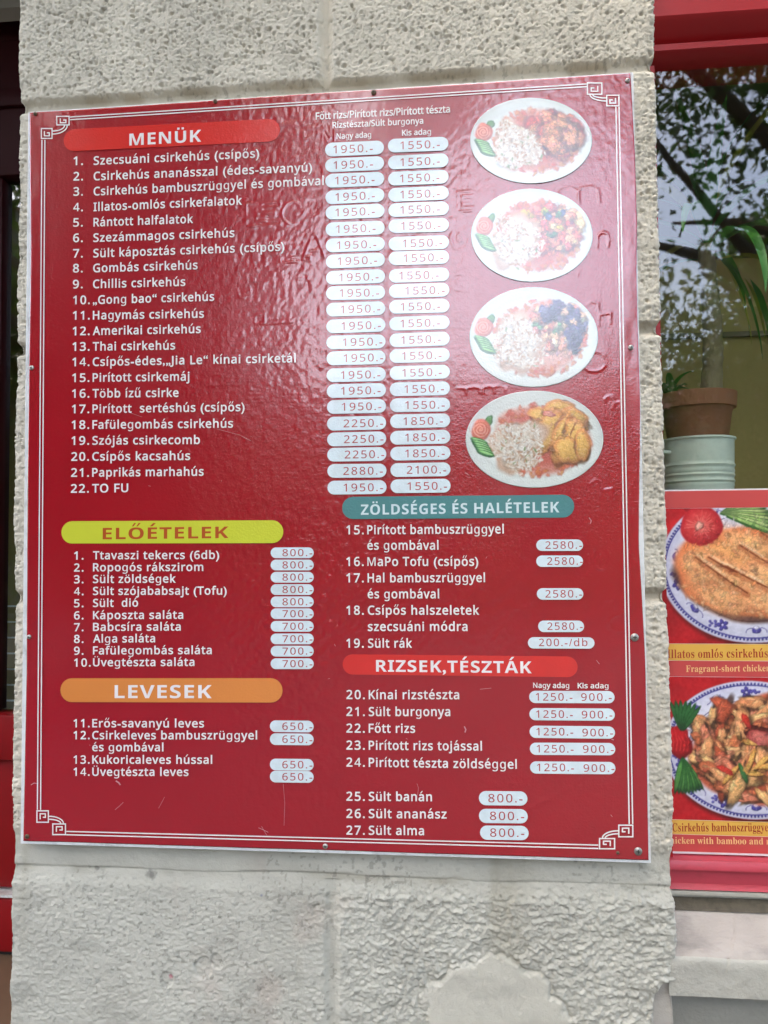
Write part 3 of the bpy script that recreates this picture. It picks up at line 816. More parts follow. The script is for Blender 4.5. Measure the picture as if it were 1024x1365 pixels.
b.tube([(hx + .004, PY_ - .03, zp(604)), (hx - .012, PY_ - .035, zp(604)), (hx - .014, PY_ - .035, zp(600))], .004, 8); b.build('handle_lug', 'mint_enamel', buck, True)

plant = thing('potted_plant', 'sword leaved plant on a thick stem in a terracotta pot behind the window glass', 'plant', (pc.x, PY_, zp(640)))
rp = 52 / sc_
prof = [(rp * .62, zp(636) - pc.z), (rp * .86, zp(552) - pc.z), (rp * .90, zp(547) - pc.z), (rp * .97, zp(546) - pc.z), (rp * .995, zp(531) - pc.z), (rp * 1.0, zp(527) - pc.z), (rp * .94, zp(526) - pc.z), (rp * .90, zp(540) - pc.z)]
b = MB(); b.lathe(prof, (pc.x, PY_, pc.z), 72); b.build('pot', 'terracotta', plant, True)
b = MB(); b.lathe([(rp * .905, zp(538) - pc.z), (rp * .5, zp(535) - pc.z), (.001, zp(534) - pc.z)], (pc.x, PY_, pc.z), 40); b.build('soil', 'soil', plant, True)
tx = at(948, 500, PY_).x
b = MB(); pts = []; rad = []
for k in range(30):
    t_ = k / 29; pts.append((tx + .006 * math.sin(t_ * 5), PY_ + .01 * math.cos(t_ * 4), zp(536) + (zp(330) - zp(536)) * t_)); rad.append((14.5 - 3.5 * t_) / sc_ * (1 + .05 * math.sin(k * 2.6) + .03 * math.sin(k * 5.1)))
b.tube(pts, rad, 16); b.build('stem', 'bark', plant, True)


def leaf(base, ang, el, L, wid, droop, m):
    """a folded sword leaf growing out from base and arching over"""
    n = 14; d = Vector((math.cos(ang), math.sin(ang), 0)); side = Vector((-math.sin(ang), math.cos(ang), 0))
    V, F = [], []; p = Vector(base); e = el
    for k in range(n + 1):
        t_ = k / n; w = wid * (math.sin(min(1, t_ * 3.2) * math.pi / 2) * (1 - t_ ** 2.2) ** .75 + .02)
        nrm = Vector((-d.x * math.sin(e), -d.y * math.sin(e), math.cos(e)))
        V += [p - side * w + nrm * w * .35, p.copy(), p + side * w + nrm * w * .35]
        p = p + (d * math.cos(e) + Vector((0, 0, 1)) * math.sin(e)) * (L / n); e -= droop / n
    for k in range(n):
        for q in (0, 1): F.append((3 * k + q, 3 * k + q + 1, 3 * k + q + 4, 3 * k + q + 3))
    me = bpy.data.meshes.new('leaf'); me.from_pydata([tuple(v) for v in V], [], F)
    me.polygons.foreach_set('use_smooth', np.ones(len(F), dtype=bool))
    return link('leaf', me, m, plant)


rl = random.Random(4)
for k in range(22):
    a = k * 2.39996; zb = zp(352 - k * 2.6)
    leaf((tx, PY_, zb), a, R(20 + 60 * k / 21), .26 + .10 * rl.random(), .011 + .005 * rl.random(), R(70 + 60 * rl.random()) * (1.15 - k / 30), 'sword_leaf' if k % 6 else 'yellow_leaf')
# the hanging leaves that show against the ochre room, right of the stem
for (px, py, L, w, m, ang) in ((966, 352, .19, .013, 'yellow_leaf', -.5), (974, 352, .22, .014, 'sword_leaf', -.3), (992, 370, .15, .010, 'yellow_leaf', -.1), (1000, 372, .16, .013, 'sword_leaf', .1)):
    p = at(px, py, PY_ - .03); leaf((p.x, p.y, p.z), ang, R(-66), L, w, R(20), m)

# a small leafy plant low beside the pot
for k in range(16):
    p = at(892 + rl.random() * 12, 522 + rl.random() * 10, PY_ - .01)
    leaf((p.x, p.y + .03 * rl.random(), p.z), rl.random() * 6.28, R(30 + 50 * rl.random()), .04 + .03 * rl.random(), .009, R(80), 'sword_leaf')

# ================================================================== lettering tables (read off the photograph, set on the board)
DISH = [(125.4, 220.2, 346, 210.3, 'Szecsuáni csirkehús (csípős)'), (125.4, 240.8, 416.4, 229, 'Csirkehús ananásszal (édes-savanyú)'),
        (125.4, 261, 432, 246.8, 'Csirkehús bambuszrüggyel és gombával'), (125.3, 281.8, 323, 273, 'Illatos-omlós csirkefalatok'),
        (125.2, 302.2, 258, 297.5, 'Rántott halfalatok'), (125, 322.8, 313, 316.2, 'Szezámmagos csirkehús'), (125, 343.4, 379.4, 334.5, 'Sült káposztás csirkehús (csípős)'),
        (124.8, 363.2, 264, 359, 'Gombás csirkehús'), (124.6, 384.4, 247.6, 381.2, 'Chillis csirkehús'), (124.4, 405.5, 286, 401, '„Gong bao“ csirkehús'),
        (124.4, 426, 272.4, 423.6, 'Hagymás csirkehús'), (124.3, 446.8, 268, 444, 'Amerikai csirkehús'), (124.3, 467.5, 234, 466, 'Thai csirkehús'),
        (124.2, 488, 394.7, 483, 'Csípős-édes,„Jia Le“ kínai csirketál'), (124.1, 509, 253, 507.4, 'Pirított csirkemáj'), (124, 530, 238.6, 529, 'Több ízű csirke'),
        (123.9, 550.6, 326.5, 548, 'Pirított  sertéshús (csípős)'), (123.8, 571.6, 311, 570, 'Fafülegombás csirkehús'), (123.7, 592.7, 267, 591.7, 'Szójás csirkecomb'),
        (123.6, 614, 254, 613, 'Csípős kacsahús'), (123.5, 635.3, 272, 634, 'Paprikás marhahús'), (123.4, 656.5, 171.5, 655.8, 'TO FU')]
START = [(745.3, 292.7, 'Ttavaszi tekercs (6db)'), (761.3, 271.5, 'Ropogós rákszirom'), (776.9, 234.8, 'Sült zöldségek'), (792.8, 302.7, 'Sült szójababsajt (Tofu)'),
         (808.8, 184.7, 'Sült  dió'), (825, 244.8, 'Káposzta saláta'), (840.7, 241.5, 'Babcsíra saláta'), (856.3, 207.3, 'Alga saláta'), (872, 282.7, 'Fafülegombás saláta'), (887.8, 259.7, 'Üvegtészta saláta')]
SOUP = [(969, 272.5, '11.', 'Erős-savanyú leves'), (984.9, 343.2, '12.', 'Csirkeleves bambuszrüggyel'), (1000.8, 218.4, '', 'és gombával'), (1017.4, 283.4, '13.', 'Kukoricaleves hússal'), (1033.6, 251.8, '14.', 'Üvegtészta leves')]
VEG = [(712, 710.8, 671.7, '15.', 'Pirított bambuszrüggyel'), (732.5, 732.5, 584.8, '', 'és gombával'), (754.2, 754, 637.7, '16.', 'MaPo Tofu (csípős)'), (776, 775.6, 646.7, '17.', 'Hal bambuszrüggyel'),
       (797.3, 797.3, 585.6, '', 'és gombával'), (819, 819, 639, '18.', 'Csípős halszeletek'), (840.7, 840.7, 623.3, '', 'szecsuáni módra'), (862.9, 863, 549.5, '19.', 'Sült rák')]
RICE = [(931.5, 931.5, 612.3, '20.', 'Kínai rizstészta'), (954, 954, 600.4, '21.', 'Sült burgonya'), (976.2, 976.3, 553.6, '22.', 'Főtt rizs'), (998.8, 1000, 642.6, '23.', 'Pirított rizs tojással'), (1021.5, 1024.2, 689, '24.', 'Pirított tészta zöldséggel'),
        (1066.9, 1067.4, 576, '25.', 'Sült banán'), (1089.8, 1090.4, 595.5, '26.', 'Sült ananász'), (1112, 1112.6, 565.5, '27.', 'Sült alma')]
ALLTXT = ' '.join([d[4] for d in DISH] + [d[2] for d in START] + [d[3] for d in SOUP] + [d[4] for d in VEG + RICE]) + '0123456789.-/db,Nagy adag Kis adag Főtt rizs/Pirított rizs/Pirított tészta Rizstészta/Sült burgonyaHx'
base = lambda t_: {unicodedata.normalize('NFD', c)[0] for c in unicodedata.normalize('NFC', t_) if c != ' '}
BOLD = 'MENÜK ELŐÉTELEK LEVESEK RIZSEK,TÉSZTÁK ZÖLDSÉGES ÉS HALÉTELEK Hx'
SERIF = 'Illatos omlós csirkehús Fragrant-short chicken Csirkehús bambuszrüggyel Chicken with bamboo and mushrooms Hx'
load_glyphs({('sans', c) for c in base(ALLTXT)} | {('bold', c) for c in base(BOLD)} | {('serif', c) for c in base(SERIF)} | {('thin', c) for c in base('0123456789.-/dbHx')})

# ================================================================== the menu board
board = thing('menu_board', 'large red and white printed menu board listing dishes and prices, screwed to the pillar', 'menu board', (0, FACE, 0))
b = MB(); b.box(BX0 - .004, BX1 + .004, .0012, FACE + .004, BZ0 - .006, BZ1 + .002, .001); b.build('backing', 'board_white', board)

# the red vinyl skin: one sheet, waved, with the raised letters of an older sign showing through
eL = [(149, 39.5), (240, 40), (330, 41), (400, 40.5), (470, 39), (560, 38), (650, 37), (760, 36.5), (900, 35.5), (1000, 33.5), (1121, 31.5)]
eR = [(97.5, 840.5), (205, 846.7), (300, 849.4), (366, 848.6), (421, 849.8), (500, 852.5), (541, 853.8), (600, 853.3), (677, 851.9), (726, 851.6), (765, 854), (803, 856.2), (880, 860.2), (960, 861.8), (1060, 863), (1147, 864.5)]
lz = np.array([at(x, y).z for y, x in eL])[::-1]; lx = np.array([at(x, y).x for y, x in eL])[::-1]
rz = np.array([at(x, y).z for y, x in eR])[::-1]; rx = np.array([at(x, y).x for y, x in eR])[::-1]
NX, NZ = 560, 680
vz = np.linspace(BZ0, BZ1, NZ); uu = np.linspace(0, 1, NX)
xl = np.interp(vz, lz, lx); xr = np.interp(vz, rz, rx)
k9 = np.ones(15) / 15; sm = lambda a: np.convolve(np.pad(a, 7, 'edge'), k9, 'valid')
xl, xr = sm(xl), sm(xr)
GX = xl[:, None] + (xr - xl)[:, None] * uu[None, :]; GZ = np.repeat(vz[:, None], NX, 1)
top = .0022 * (fbm(GX * 3, GX * 0, 5, 3) - .5); GZ = GZ + np.where(GZ > BZ1 - .02, top * (GZ - BZ1 + .02) / .02, 0)
hgt = .0016 * (fbm(GX * 7, GZ * 5, 2, 2) - .5) + .00018 * (fbm(GX * 30, GZ * 24, 6, 3) - .5)
hgt += .0006 * (fbm(GX * 55, GZ * 9, 12, 3) - .5) * np.exp(-(GX - BX0) / .03)
hgt += .0009 * (fbm(GX * 45, GZ * 14, 15, 3) - .5) * np.exp(-(BX1 - GX) / .04)
hgt += .0004 * np.maximum(0, fbm(GX * 2.2 + 4, GZ * 2.2, 3, 2) - .45) * (fbm(GX * 140, GZ * 110, 9, 2) - .5) * 6


def ridge(pts, amp, wid=.0019):
    global hgt
    P = [at(*p) for p in pts]
    for a, c in zip(P, P[1:]):
        x0, x1 = min(a.x, c.x) - .012, max(a.x, c.x) + .012; z0, z1 = min(a.z, c.z) - .012, max(a.z, c.z) + .012
        j = np.where((vz > z0) & (vz < z1))[0]; i = np.where((uu * 1.1 - .55 > x0 - .012) & (uu * 1.1 - .55 < x1 + .012))[0]
        if not len(i) or not len(j): continue
        w = (slice(j[0], j[-1] + 1), slice(i[0], i[-1] + 1)); X, Zq = GX[w], GZ[w]
        d = c - a; L2 = max(d.x ** 2 + d.z ** 2, 1e-12); t_ = np.clip(((X - a.x) * d.x + (Zq - a.z) * d.z) / L2, 0, 1)
        D = np.hypot(X - a.x - t_ * d.x, Zq - a.z - t_ * d.z)
        hh = amp * np.exp(-(D / wid) ** 2) * np.clip(3.2 * (fbm(X * 34, Zq * 34, 8, 3) - .36), 0, 1.2)
        ridgemap[w] = np.maximum(ridgemap[w], hh)


ridgemap = np.zeros_like(hgt)
GL = {'E': [[(1, 0), (0, 0), (0, 1), (1, 1), (1, .8), (.3, .8), (.3, .6), (.85, .6), (.85, .42), (.3, .42), (.3, .2), (1, .2), (1, 0)]],
      'C': [[(1, .25), (.85, .08), (.6, 0), (.3, .05), (.08, .25), (0, .5), (.08, .75), (.3, .95), (.6, 1), (.85, .92), (1, .75)]],
      'O': [[(.5, 0), (.8, .1), (1, .5), (.8, .9), (.5, 1), (.2, .9), (0, .5), (.2, .1), (.5, 0)], [(.5, .3), (.65, .5), (.5, .72), (.36, .5), (.5, .3)]],
      'L': [[(.25, 0), (0, 0), (0, 1), (1, 1), (1, .78), (.25, .78), (.25, 0)]],
      'N': [[(0, 1), (0, 0), (.25, 0), (.75, .65), (.75, 0), (1, 0), (1, 1), (.75, 1), (.25, .35), (.25, 1), (0, 1)]],
      'A': [[(0, 1), (.4, 0), (.6, 0), (1, 1)], [(.3, .7), (.7, .7)]],
      'm': [[(0, 1), (0, .3), (.1, .1), (.3, .05), (.48, .25), (.55, .1), (.8, .05), (.98, .25), (1, .95)], [(.48, .25), (.5, .95)]],
      'h': [[(0, 1), (.02, .2), (.25, 0), (.5, .1), (.55, .5), (.52, .95)], [(.55, .55), (1, .5), (1, .9)]],
      'P': [[(0, 1), (.06, 0), (.7, 0), (.95, .1)], [(.06, 0), (1, .02)]]}
for ch, x, y, w, h, a in (('P', 338, 166, 34, 26, 1), ('E', 328, 272, 46, 30, 1.1), ('C', 376, 270, 26, 30, 1), ('C', 300, 270, 14, 28, .6), ('L', 374, 322, 40, 28, 1.2), ('A', 405, 314, 28, 30, 1),
                          ('O', 322, 324, 22, 24, .8), ('O', 350, 372, 24, 24, .8), ('C', 388, 372, 26, 26, .9), ('O', 416, 370, 20, 26, .9), ('O', 316, 376, 18, 22, .6),
                          ('C', 302, 428, 18, 24, .8), ('L', 340, 420, 50, 12, .8), ('E', 610, 256, 22, 26, 1), ('N', 638, 256, 22, 24, 1), ('m', 745, 250, 54, 24, 1.3), ('h', 796, 310, 28, 20, 1.1),
                          ('O', 600, 300, 26, 34, .7), ('A', 610, 340, 30, 22, .6), ('O', 600, 366, 24, 22, .8), ('N', 424, 166, 22, 30, 1), ('O', 770, 352, 24, 30, .8), ('h', 780, 402, 34, 34, .9), ('C', 776, 470, 30, 26, .9),
                          ('m', 604, 517, 36, 9, 1.2), ('m', 644, 515, 30, 9, 1.), ('h', 786, 640, 30, 26, 1.), ('h', 806, 528, 22, 18, .8), ('O', 790, 730, 24, 30, .7), ('h', 786, 786, 34, 28, .6), ('A', 660, 838, 22, 16, .6), ('h', 766, 666, 22, 18, .9),
                          ('C', 812, 820, 26, 22, .5), ('E', 300, 522, 60, 26, .25), ('L', 280, 500, 60, 14, .3), ('N', 262, 556, 60, 30, .22), ('E', 430, 700, 22, 20, .3), ('O', 300, 960, 40, 34, .25), ('N', 240, 1090, 60, 30, .22), ('A', 420, 1060, 50, 26, .2), ('E', 520, 1150, 40, 20, .2), ('L', 180, 900, 50, 20, .2)):
    for pl in GL[ch]: ridge([(x + w * u_, y + h * v_ - .05 * (u_ * w)) for u_, v_ in pl], .00058 * a)
# a long crease low on the right
ridge([(700, 1080), (760, 1050), (800, 1018), (838, 1000)], .00045, .004)
hgt = hgt + ridgemap
YY = -hgt - .0004
V = np.stack([GX, YY, GZ], -1).reshape(-1, 3)
F = gridfaces(NZ, NX)
# turned over the rim of the board, all round
rim = np.concatenate([np.arange(NX), np.arange(1, NZ) * NX + NX - 1, (NZ - 1) * NX + np.arange(NX - 2, -1, -1), np.arange(NZ - 2, 0, -1) * NX])
r2 = V[rim] * [1, 0, 1] + [0, .0011, 0]; n0 = len(V); k = len(rim)
F2 = np.stack([rim, n0 + np.arange(k), n0 + (np.arange(k) + 1) % k, np.roll(rim, -1)], 1)
link('vinyl_face', npmesh('vinyl_face', np.concatenate([V, r2]), np.concatenate([F, F2]), True), 'red_vinyl', board)
YP = float(YY.min())                                 # foremost point of the skin: print and stickers lie just over it


# --- the double line border with its corner frets
Y1 = YP - .0001
P2 = lambda x, y: (at(x, y).x, at(x, y).z)
b = MB(); LW = .0021
for a, c in (((94, 156.6), (782, 112.6)), ((94, 160.2), (782, 116.2)), ((56.6, 187), (50.6, 1079)), ((60.6, 187), (54.8, 1079)), ((825, 143), (843.2, 1098)), ((820.8, 143), (838.6, 1098)), ((89, 1112.2), (797.5, 1130.6)), ((89, 1107.8), (797.5, 1126))):
    b.ribbon([P2(*a), P2(*c)], LW, Y1)
b.build('border_line', 'white_print', board)
hook = [(.30, .28), (.30, .72), (.72, .72), (.72, .44), (.52, .44)]
for (vx, vy, vw, vh, hx, hy, hw, hh, fx, fy) in ((55.2, 171.2, 15.6, 14.6, 75.7, 155, 17.8, 12.8, 1, 1), (808, 127, 17.6, 15.4, 782.2, 110.6, 20.6, 16.4, -1, 1), (824, 1098.8, 20, 16.8, 798.4, 1116.6, 21.4, 15, -1, -1), (49.3, 1079.7, 16.6, 16.6, 70.4, 1097.2, 18.3, 15.6, 1, -1)):
    b = MB()
    for (x0, y0, w, h) in ((vx, vy, vw, vh), (hx, hy, hw, hh)):
        q = .7
        b.ribbon([P2(x0 + q, y0 + q), P2(x0 + w - q, y0 + q), P2(x0 + w - q, y0 + h - q), P2(x0 + q, y0 + h - q)], LW, Y1, True)
        hk = [(u if fx > 0 else 1 - u, v if fy > 0 else 1 - v) for u, v in hook]
        b.ribbon([P2(x0 + w * u, y0 + h * v) for u, v in hk], LW, Y1)
    ax0 = vx + vw if fx > 0 else vx; ay0 = vy + vh * (.28 if fy > 0 else .72)
    bx0 = hx + hw * (.62 if fx > 0 else .38); by0 = hy + hh if fy > 0 else hy
    for off in (0, 4.0):
        pts = []
        A = (ax0, ay0 + fy * off); B = (bx0 + fx * off * .9, by0)
        for k in range(9):
            t_ = k / 8 * math.pi / 2; pts.append(P2(A[0] + (B[0] - A[0]) * math.sin(t_), A[1] + (B[1] - A[1]) * (1 - math.cos(t_))))
        b.ribbon(pts, LW, Y1)
    b.build('corner_fret', 'white_print', board)


# --- headings
def pill(x0, y0, x1, y1, h, n=14):
    a, c = at(x0, y0), at(x1, y1); hm = (at(x0, y0 - h / 2) - at(x0, y0 + h / 2)).length / 2
    d = (c - a).normalized(); nn = Vector((-d.z, 0, d.x)); out = []
    p, q = a + d * hm, c - d * hm
    for k in range(n + 1):
        t_ = math.pi / 2 + math.pi * k / n; v = p + d * math.cos(t_) * hm + nn * math.sin(t_) * hm; out.append((v.x, v.z))
    for k in range(n + 1):
        t_ = -math.pi / 2 + math.pi * k / n; v = q + d * math.cos(t_) * hm + nn * math.sin(t_) * hm; out.append((v.x, v.z))
    return out


def heading(x0, y0, x1, y1, h, m, text, tx0, ty0, tx1, ty1, cap, tm, label):
    b = MB(); b.slab(pill(x0, y0, x1, y1, h), Y1, .0003); o = b.build('heading', m, board); o['label'] = label
    Letters().line(text, tx0, ty0, tx1, ty1, cap, 'bold', Y1 - .00015, .03).build('lettering', tm, o)


heading(85.5, 188, 373.5, 173.6, 29.3, 'header_red', 'MENÜK', 173, 194.6, 268.6, 189.4, 15.6, 'white_print', 'red heading pill MENÜK')
heading(82.6, 709.7, 378, 708.7, 29.6, 'header_lime', 'ELŐÉTELEK', 137.6, 719, 305, 717.3, 15.2, 'rust_print', 'lime heading pill ELŐÉTELEK')
heading(81.3, 919.8, 377, 920, 31.6, 'header_orange', 'LEVESEK', 153.4, 930.3, 282.6, 930.4, 17.2, 'white_print', 'orange heading pill LEVESEK')
heading(456.4, 677.2, 765.3, 674.6, 29.6, 'header_teal', 'ZÖLDSÉGES ÉS HALÉTELEK', 481.4, 686.3, 745.6, 683, 13.6, 'pale_teal_print', 'teal heading pill ZÖLDSÉGES ÉS HALÉTELEK')
heading(457, 885.4, 770, 888.8, 27, 'header_red', 'RIZSEK,TÉSZTÁK', 501.6, 895, 708.7, 897.2, 15.4, 'white_print', 'red heading pill RIZSEK,TÉSZTÁK')

# --- printed lines of dishes
Y2 = Y1
for k, (x0, y0, x1, y1, s) in enumerate(DISH):
    L = Letters()
    n = f'{k + 1}.'
    if k < 9: L.line(n, 98.6 - .1 * k, y0 + .2, 111.3 - .05 * k, y0, 11.2, space=.10, Y=Y2)
    else: L.line(n, 98 - .24 * (k - 9), y0 + .2, 120.4 - .1 * (k - 9), y0, 11.2, space=.10, Y=Y2)
    L.line(s, x0, y0, x1, y1, 11.2, Y=Y2); L.build('menu_line', 'white_print', board)
L = Letters(); L.line('Főtt rizs/Pirított rizs/Pirított tészta', 421.2, 160, 600, 150.4, 9.4, space=.0, Y=Y2)
L.line('Rizstészta/Sült burgonya', 443.6, 171.4, 564.4, 165.4, 8.3, space=.02, Y=Y2)
L.line('Nagy adag', 449, 185.8, 495, 183.6, 7.6, space=.0, Y=Y2); L.line('Kis adag', 536.2, 181.4, 574.7, 179.6, 7.6, space=.0, Y=Y2)
L.build('column_heading', 'white_print', board)
L = Letters()
for k, (y0, x1, s) in enumerate(START):
    L = Letters()
    L.line(f'{k + 1}.', 99.3, y0 + .4, 112 if k < 9 else 121.6, y0 + .3, 10.6, space=.12, Y=Y2); L.line(s, 124.6, y0, x1, y0 - .5, 10.6, Y=Y2); L.build('menu_line', 'white_print', board)
L = Letters()
for k, (y0, x1, n, s) in enumerate(SOUP):
    L = Letters()
    if n: L.line(n, 98.6, y0, 120.2, y0, 10.8, space=.12, Y=Y2)
    L.line(s, 123.6, y0, x1, y0 + .2, 10.8, Y=Y2); L.build('menu_line', 'white_print', board)
L = Letters()
for k, (y0, y1, x1, n, s) in enumerate(VEG):
    L = Letters()
    if n: L.line(n, 462, y0, 485.2, y0, 11.8, space=.12, Y=Y2)
    L.line(s, 489.8 + .15 * k, y0, x1, y1, 11.8, Y=Y2); L.build('menu_line', 'white_print', board)
L = Letters()
for k, (y0, y1, x1, n, s) in enumerate(RICE):
    L = Letters()
    if n: L.line(n, 462, y0 - .2, 486.6, y0, 11.8, space=.12, Y=Y2)
    L.line(s, 491.8, y0, x1, y1, 11.8, Y=Y2); L.build('menu_line', 'white_print', board)
L = Letters(); L.line('Nagy adag', 710.8, 916.6, 758.7, 916.8, 6.9, space=.02, Y=Y2); L.line('Kis adag', 770, 917, 811, 917.2, 6.9, space=.02, Y=Y2)
L.build('column_heading', 'white_print', board)

# --- price stickers
YS = Y1 - .0004


def sticker(x0, y0, x1, y1, h, items):
    b = MB(); b.slab(pill(x0, y0, x1, y1, h), YS, .0004); o = b.build('price_sticker', 'sticker', board)
    L = Letters()
    for (s, a, c, e, f, cap) in items: L.line(s, a, c, e, f, cap, 'thin', YS - .00015, .11)
    L.build('price', 'sticker_ink', o)


C1 = [(200.4, 197.1), (221.4, 217.8), (242, 238.6), (264, 260.1), (284.4, 281.1), (306.5, 303.7), (328, 325.2), (349.5, 346.2), (371, 368.4), (391.4, 390), (413.5, 411), (435.7, 433.1), (457, 455.2), (478.2, 476.3), (500.7, 498.8), (521.8, 519.9), (542.9, 541.2), (565.1, 563.5), (586.2, 584.4), (606.4, 605.2), (628, 627.3), (650.2, 649.3)]
E1 = [497.3, 497.6, 499.6, 500, 500, 501, 502, 503, 505, 505.6, 507, 508, 510, 511, 507.3, 507.6, 508.6, 511, 511.5, 512.5, 510.6, 511]
C2 = [(195.2, 192), (217.7, 214.1), (239.2, 236), (260.7, 257.5), (281.1, 277.9), (302.2, 300), (325.8, 323), (345.2, 342.8), (368.4, 366), (388.6, 386.5), (409.7, 407.6), (432.2, 429.6), (454.2, 451.4), (475.3, 473), (497.8, 495.5), (519.4, 517.5), (540.5, 539.3), (562, 560.4), (583.9, 582.2), (605, 603.6), (626.8, 625.6), (648.3, 647.4)]
E2 = [586.5, 586.5, 586, 586.5, 586.5, 587.5, 589.7, 591, 585, 593, 587, 586.6, 587.6, 588.8, 589, 592, 593, 590.6, 593, 593, 595, 596]
S1 = ['1950.-'] * 17 + ['2250.-'] * 3 + ['2880.-', '1950.-']; S2 = ['1550.-'] * 17 + ['1850.-'] * 3 + ['2100.-', '1550.-']
for k in range(22):
    for (cc, ee, ss, xa, xb) in ((C1, E1, S1, 433.7 + 3.2 * k / 21, 512 + 3.6 * k / 21), (C2, E2, S2, 517.3 + 3.6 * k / 21, 597.7 + 3 * k / 21)):
        ya, yb = cc[k]; e = ee[k]; sl_ = (yb - ya) / (xb - xa); yy = ya + (e - 52.6 - xa) * sl_ + 5.3
        sticker(xa, ya, xb, yb, 18.2, [(ss[k], e - 52.6, yy, e, yy + 52.6 * sl_, 10.3)])
for k, y in enumerate((736.8, 753.1, 769.4, 785.8, 802.1, 818, 834.7, 851.4, 867.8, 884.5)):
    sticker(361.3, y, 418.5, y, 14.2, [('800.-' if k < 5 else '700.-', 377, y + 4.6, 416.8, y + 4.4, 9.3)])
for y in (967.6, 984.8, 1018.6, 1034.7):
    sticker(360.3, y, 418.4, y + .6, 15.4, [('650.-', 376.8, y + 5, 416.8, y + 5.2, 9.8)])
for x0, x1, y, dx in ((714.8, 777, 726.7, 0), (714.8, 777, 748, 2.4), (715.6, 777.4, 791.6, 0), (717.3, 778.4, 834.7, 2.6)):
    sticker(x0, y, x1, y, 15.2, [('2580.-', 727 + dx, y + 4.8, 775.6 if dx == 0 else 776.6, y + 4.6, 9.8)])
sticker(703.7, 856.7, 792.3, 856.9, 15, [('200.-/db', 718.4, 861, 783, 861, 9.8)])
for k, (y0, y1) in enumerate(((928.7, 929), (951.6, 952.3), (975, 976.2), (997.7, 998.2), (1022.6, 1023.5))):
    sticker(705.4 + .3 * k, y0, 819 + .3 * k, y1, 16.2, [('1250.-', 714.2 + .4 * k, y0 + 4.8, 763 + .5 * k, y0 + 5, 10), ('900.-', 774.6 + .8 * k, y1 + 4.8, 815.2 + .9 * k, y1 + 4.9, 10)])
for x0, x1, y, a in ((638.5, 703, 1063.4, 651), (638.5, 703.4, 1087, 653.2), (640, 704.6, 1109.3, 653.4)):
    sticker(x0, y, x1, y + .6, 18.8, [('800.-', a, y + 5.4, a + 45.6, y + 5.7, 11)])


# --- printed dish pictures
def rice_heap(P, cx, cy, rx, ry, n, clip=None, wash=0.0):
    P.blob(cx, cy, rx, ry, .3, (220, 206, 186), (200, 160, 132), .30, .12, .1, .06, clip=clip)
    for k in range(26): P.blob(cx + rx * .85 * rng.uniform(-.8, .8), cy + ry * .85 * rng.uniform(-.8, .8), rng.uniform(4, 9), rng.uniform(3, 6), rng.random() * 3, ((196, 150, 120), (236, 230, 220), (214, 190, 160), (240, 236, 230))[k % 4], None, .3, .6, .1, .05, .6)
    for k in range(n):
        a = rng.random() * 6.283; r_ = math.sqrt(rng.random()) * (1.0 + .16 * math.sin(2 * a + 1) + .12 * math.sin(3 * a + cy) + .08 * math.sin(5 * a))
        x, y = cx + rx * r_ * math.cos(a), cy + ry * r_ * math.sin(a)
        bright = rng.random(); c = (238, 232, 218) if bright > .46 else ((222, 204, 180) if bright > .16 else (184, 140, 106))
        if rng.random() < .02: c = (110, 140, 80)
        P.blob(x, y, 3.1, 1.2, rng.random() * 3.14, c, np.array(c) * .86, .1, .4, .05, .04, .6 + .3 * rng.random(), clip)


def rose(P, x, y, r):
    P.blob(x + r * .75, y - r * .75, r * .6, r * .38, -.9, (86, 142, 72), (40, 92, 40))
    P.blob(x, y, r, r * .98, 0, (232, 140, 112), (206, 92, 70), .06)
    for q in range(9):
        a0 = q * 1.9; rr = r * (.85 - .085 * q)
        P.stroke([(x + rr * math.cos(a0 + t), y + rr * .95 * math.sin(a0 + t)) for t in np.linspace(0, 2.2, 8)], 1.1, (198, 84, 62), .75)
        P.stroke([(x + (rr - 1.6) * math.cos(a0 + t), y + (rr - 1.6) * .95 * math.sin(a0 + t)) for t in np.linspace(0, 2.2, 8)], 1.0, (245, 172, 146), .6)


def cucumbers(P, x, y, s):
    for q in range(6):
        xx, yy = x + q * 1.9 * s, y + q * 3.4 * s
        P.blob(xx, yy, 12.5 * s, 3.9 * s, .30, (34, 104, 48), (20, 74, 32), .03, .1, .1)
        P.blob(xx + .6, yy - 1.1 * s, 10.8 * s, 1.9 * s, .30, (150, 206, 126), (96, 166, 84), .03, .2, .1)


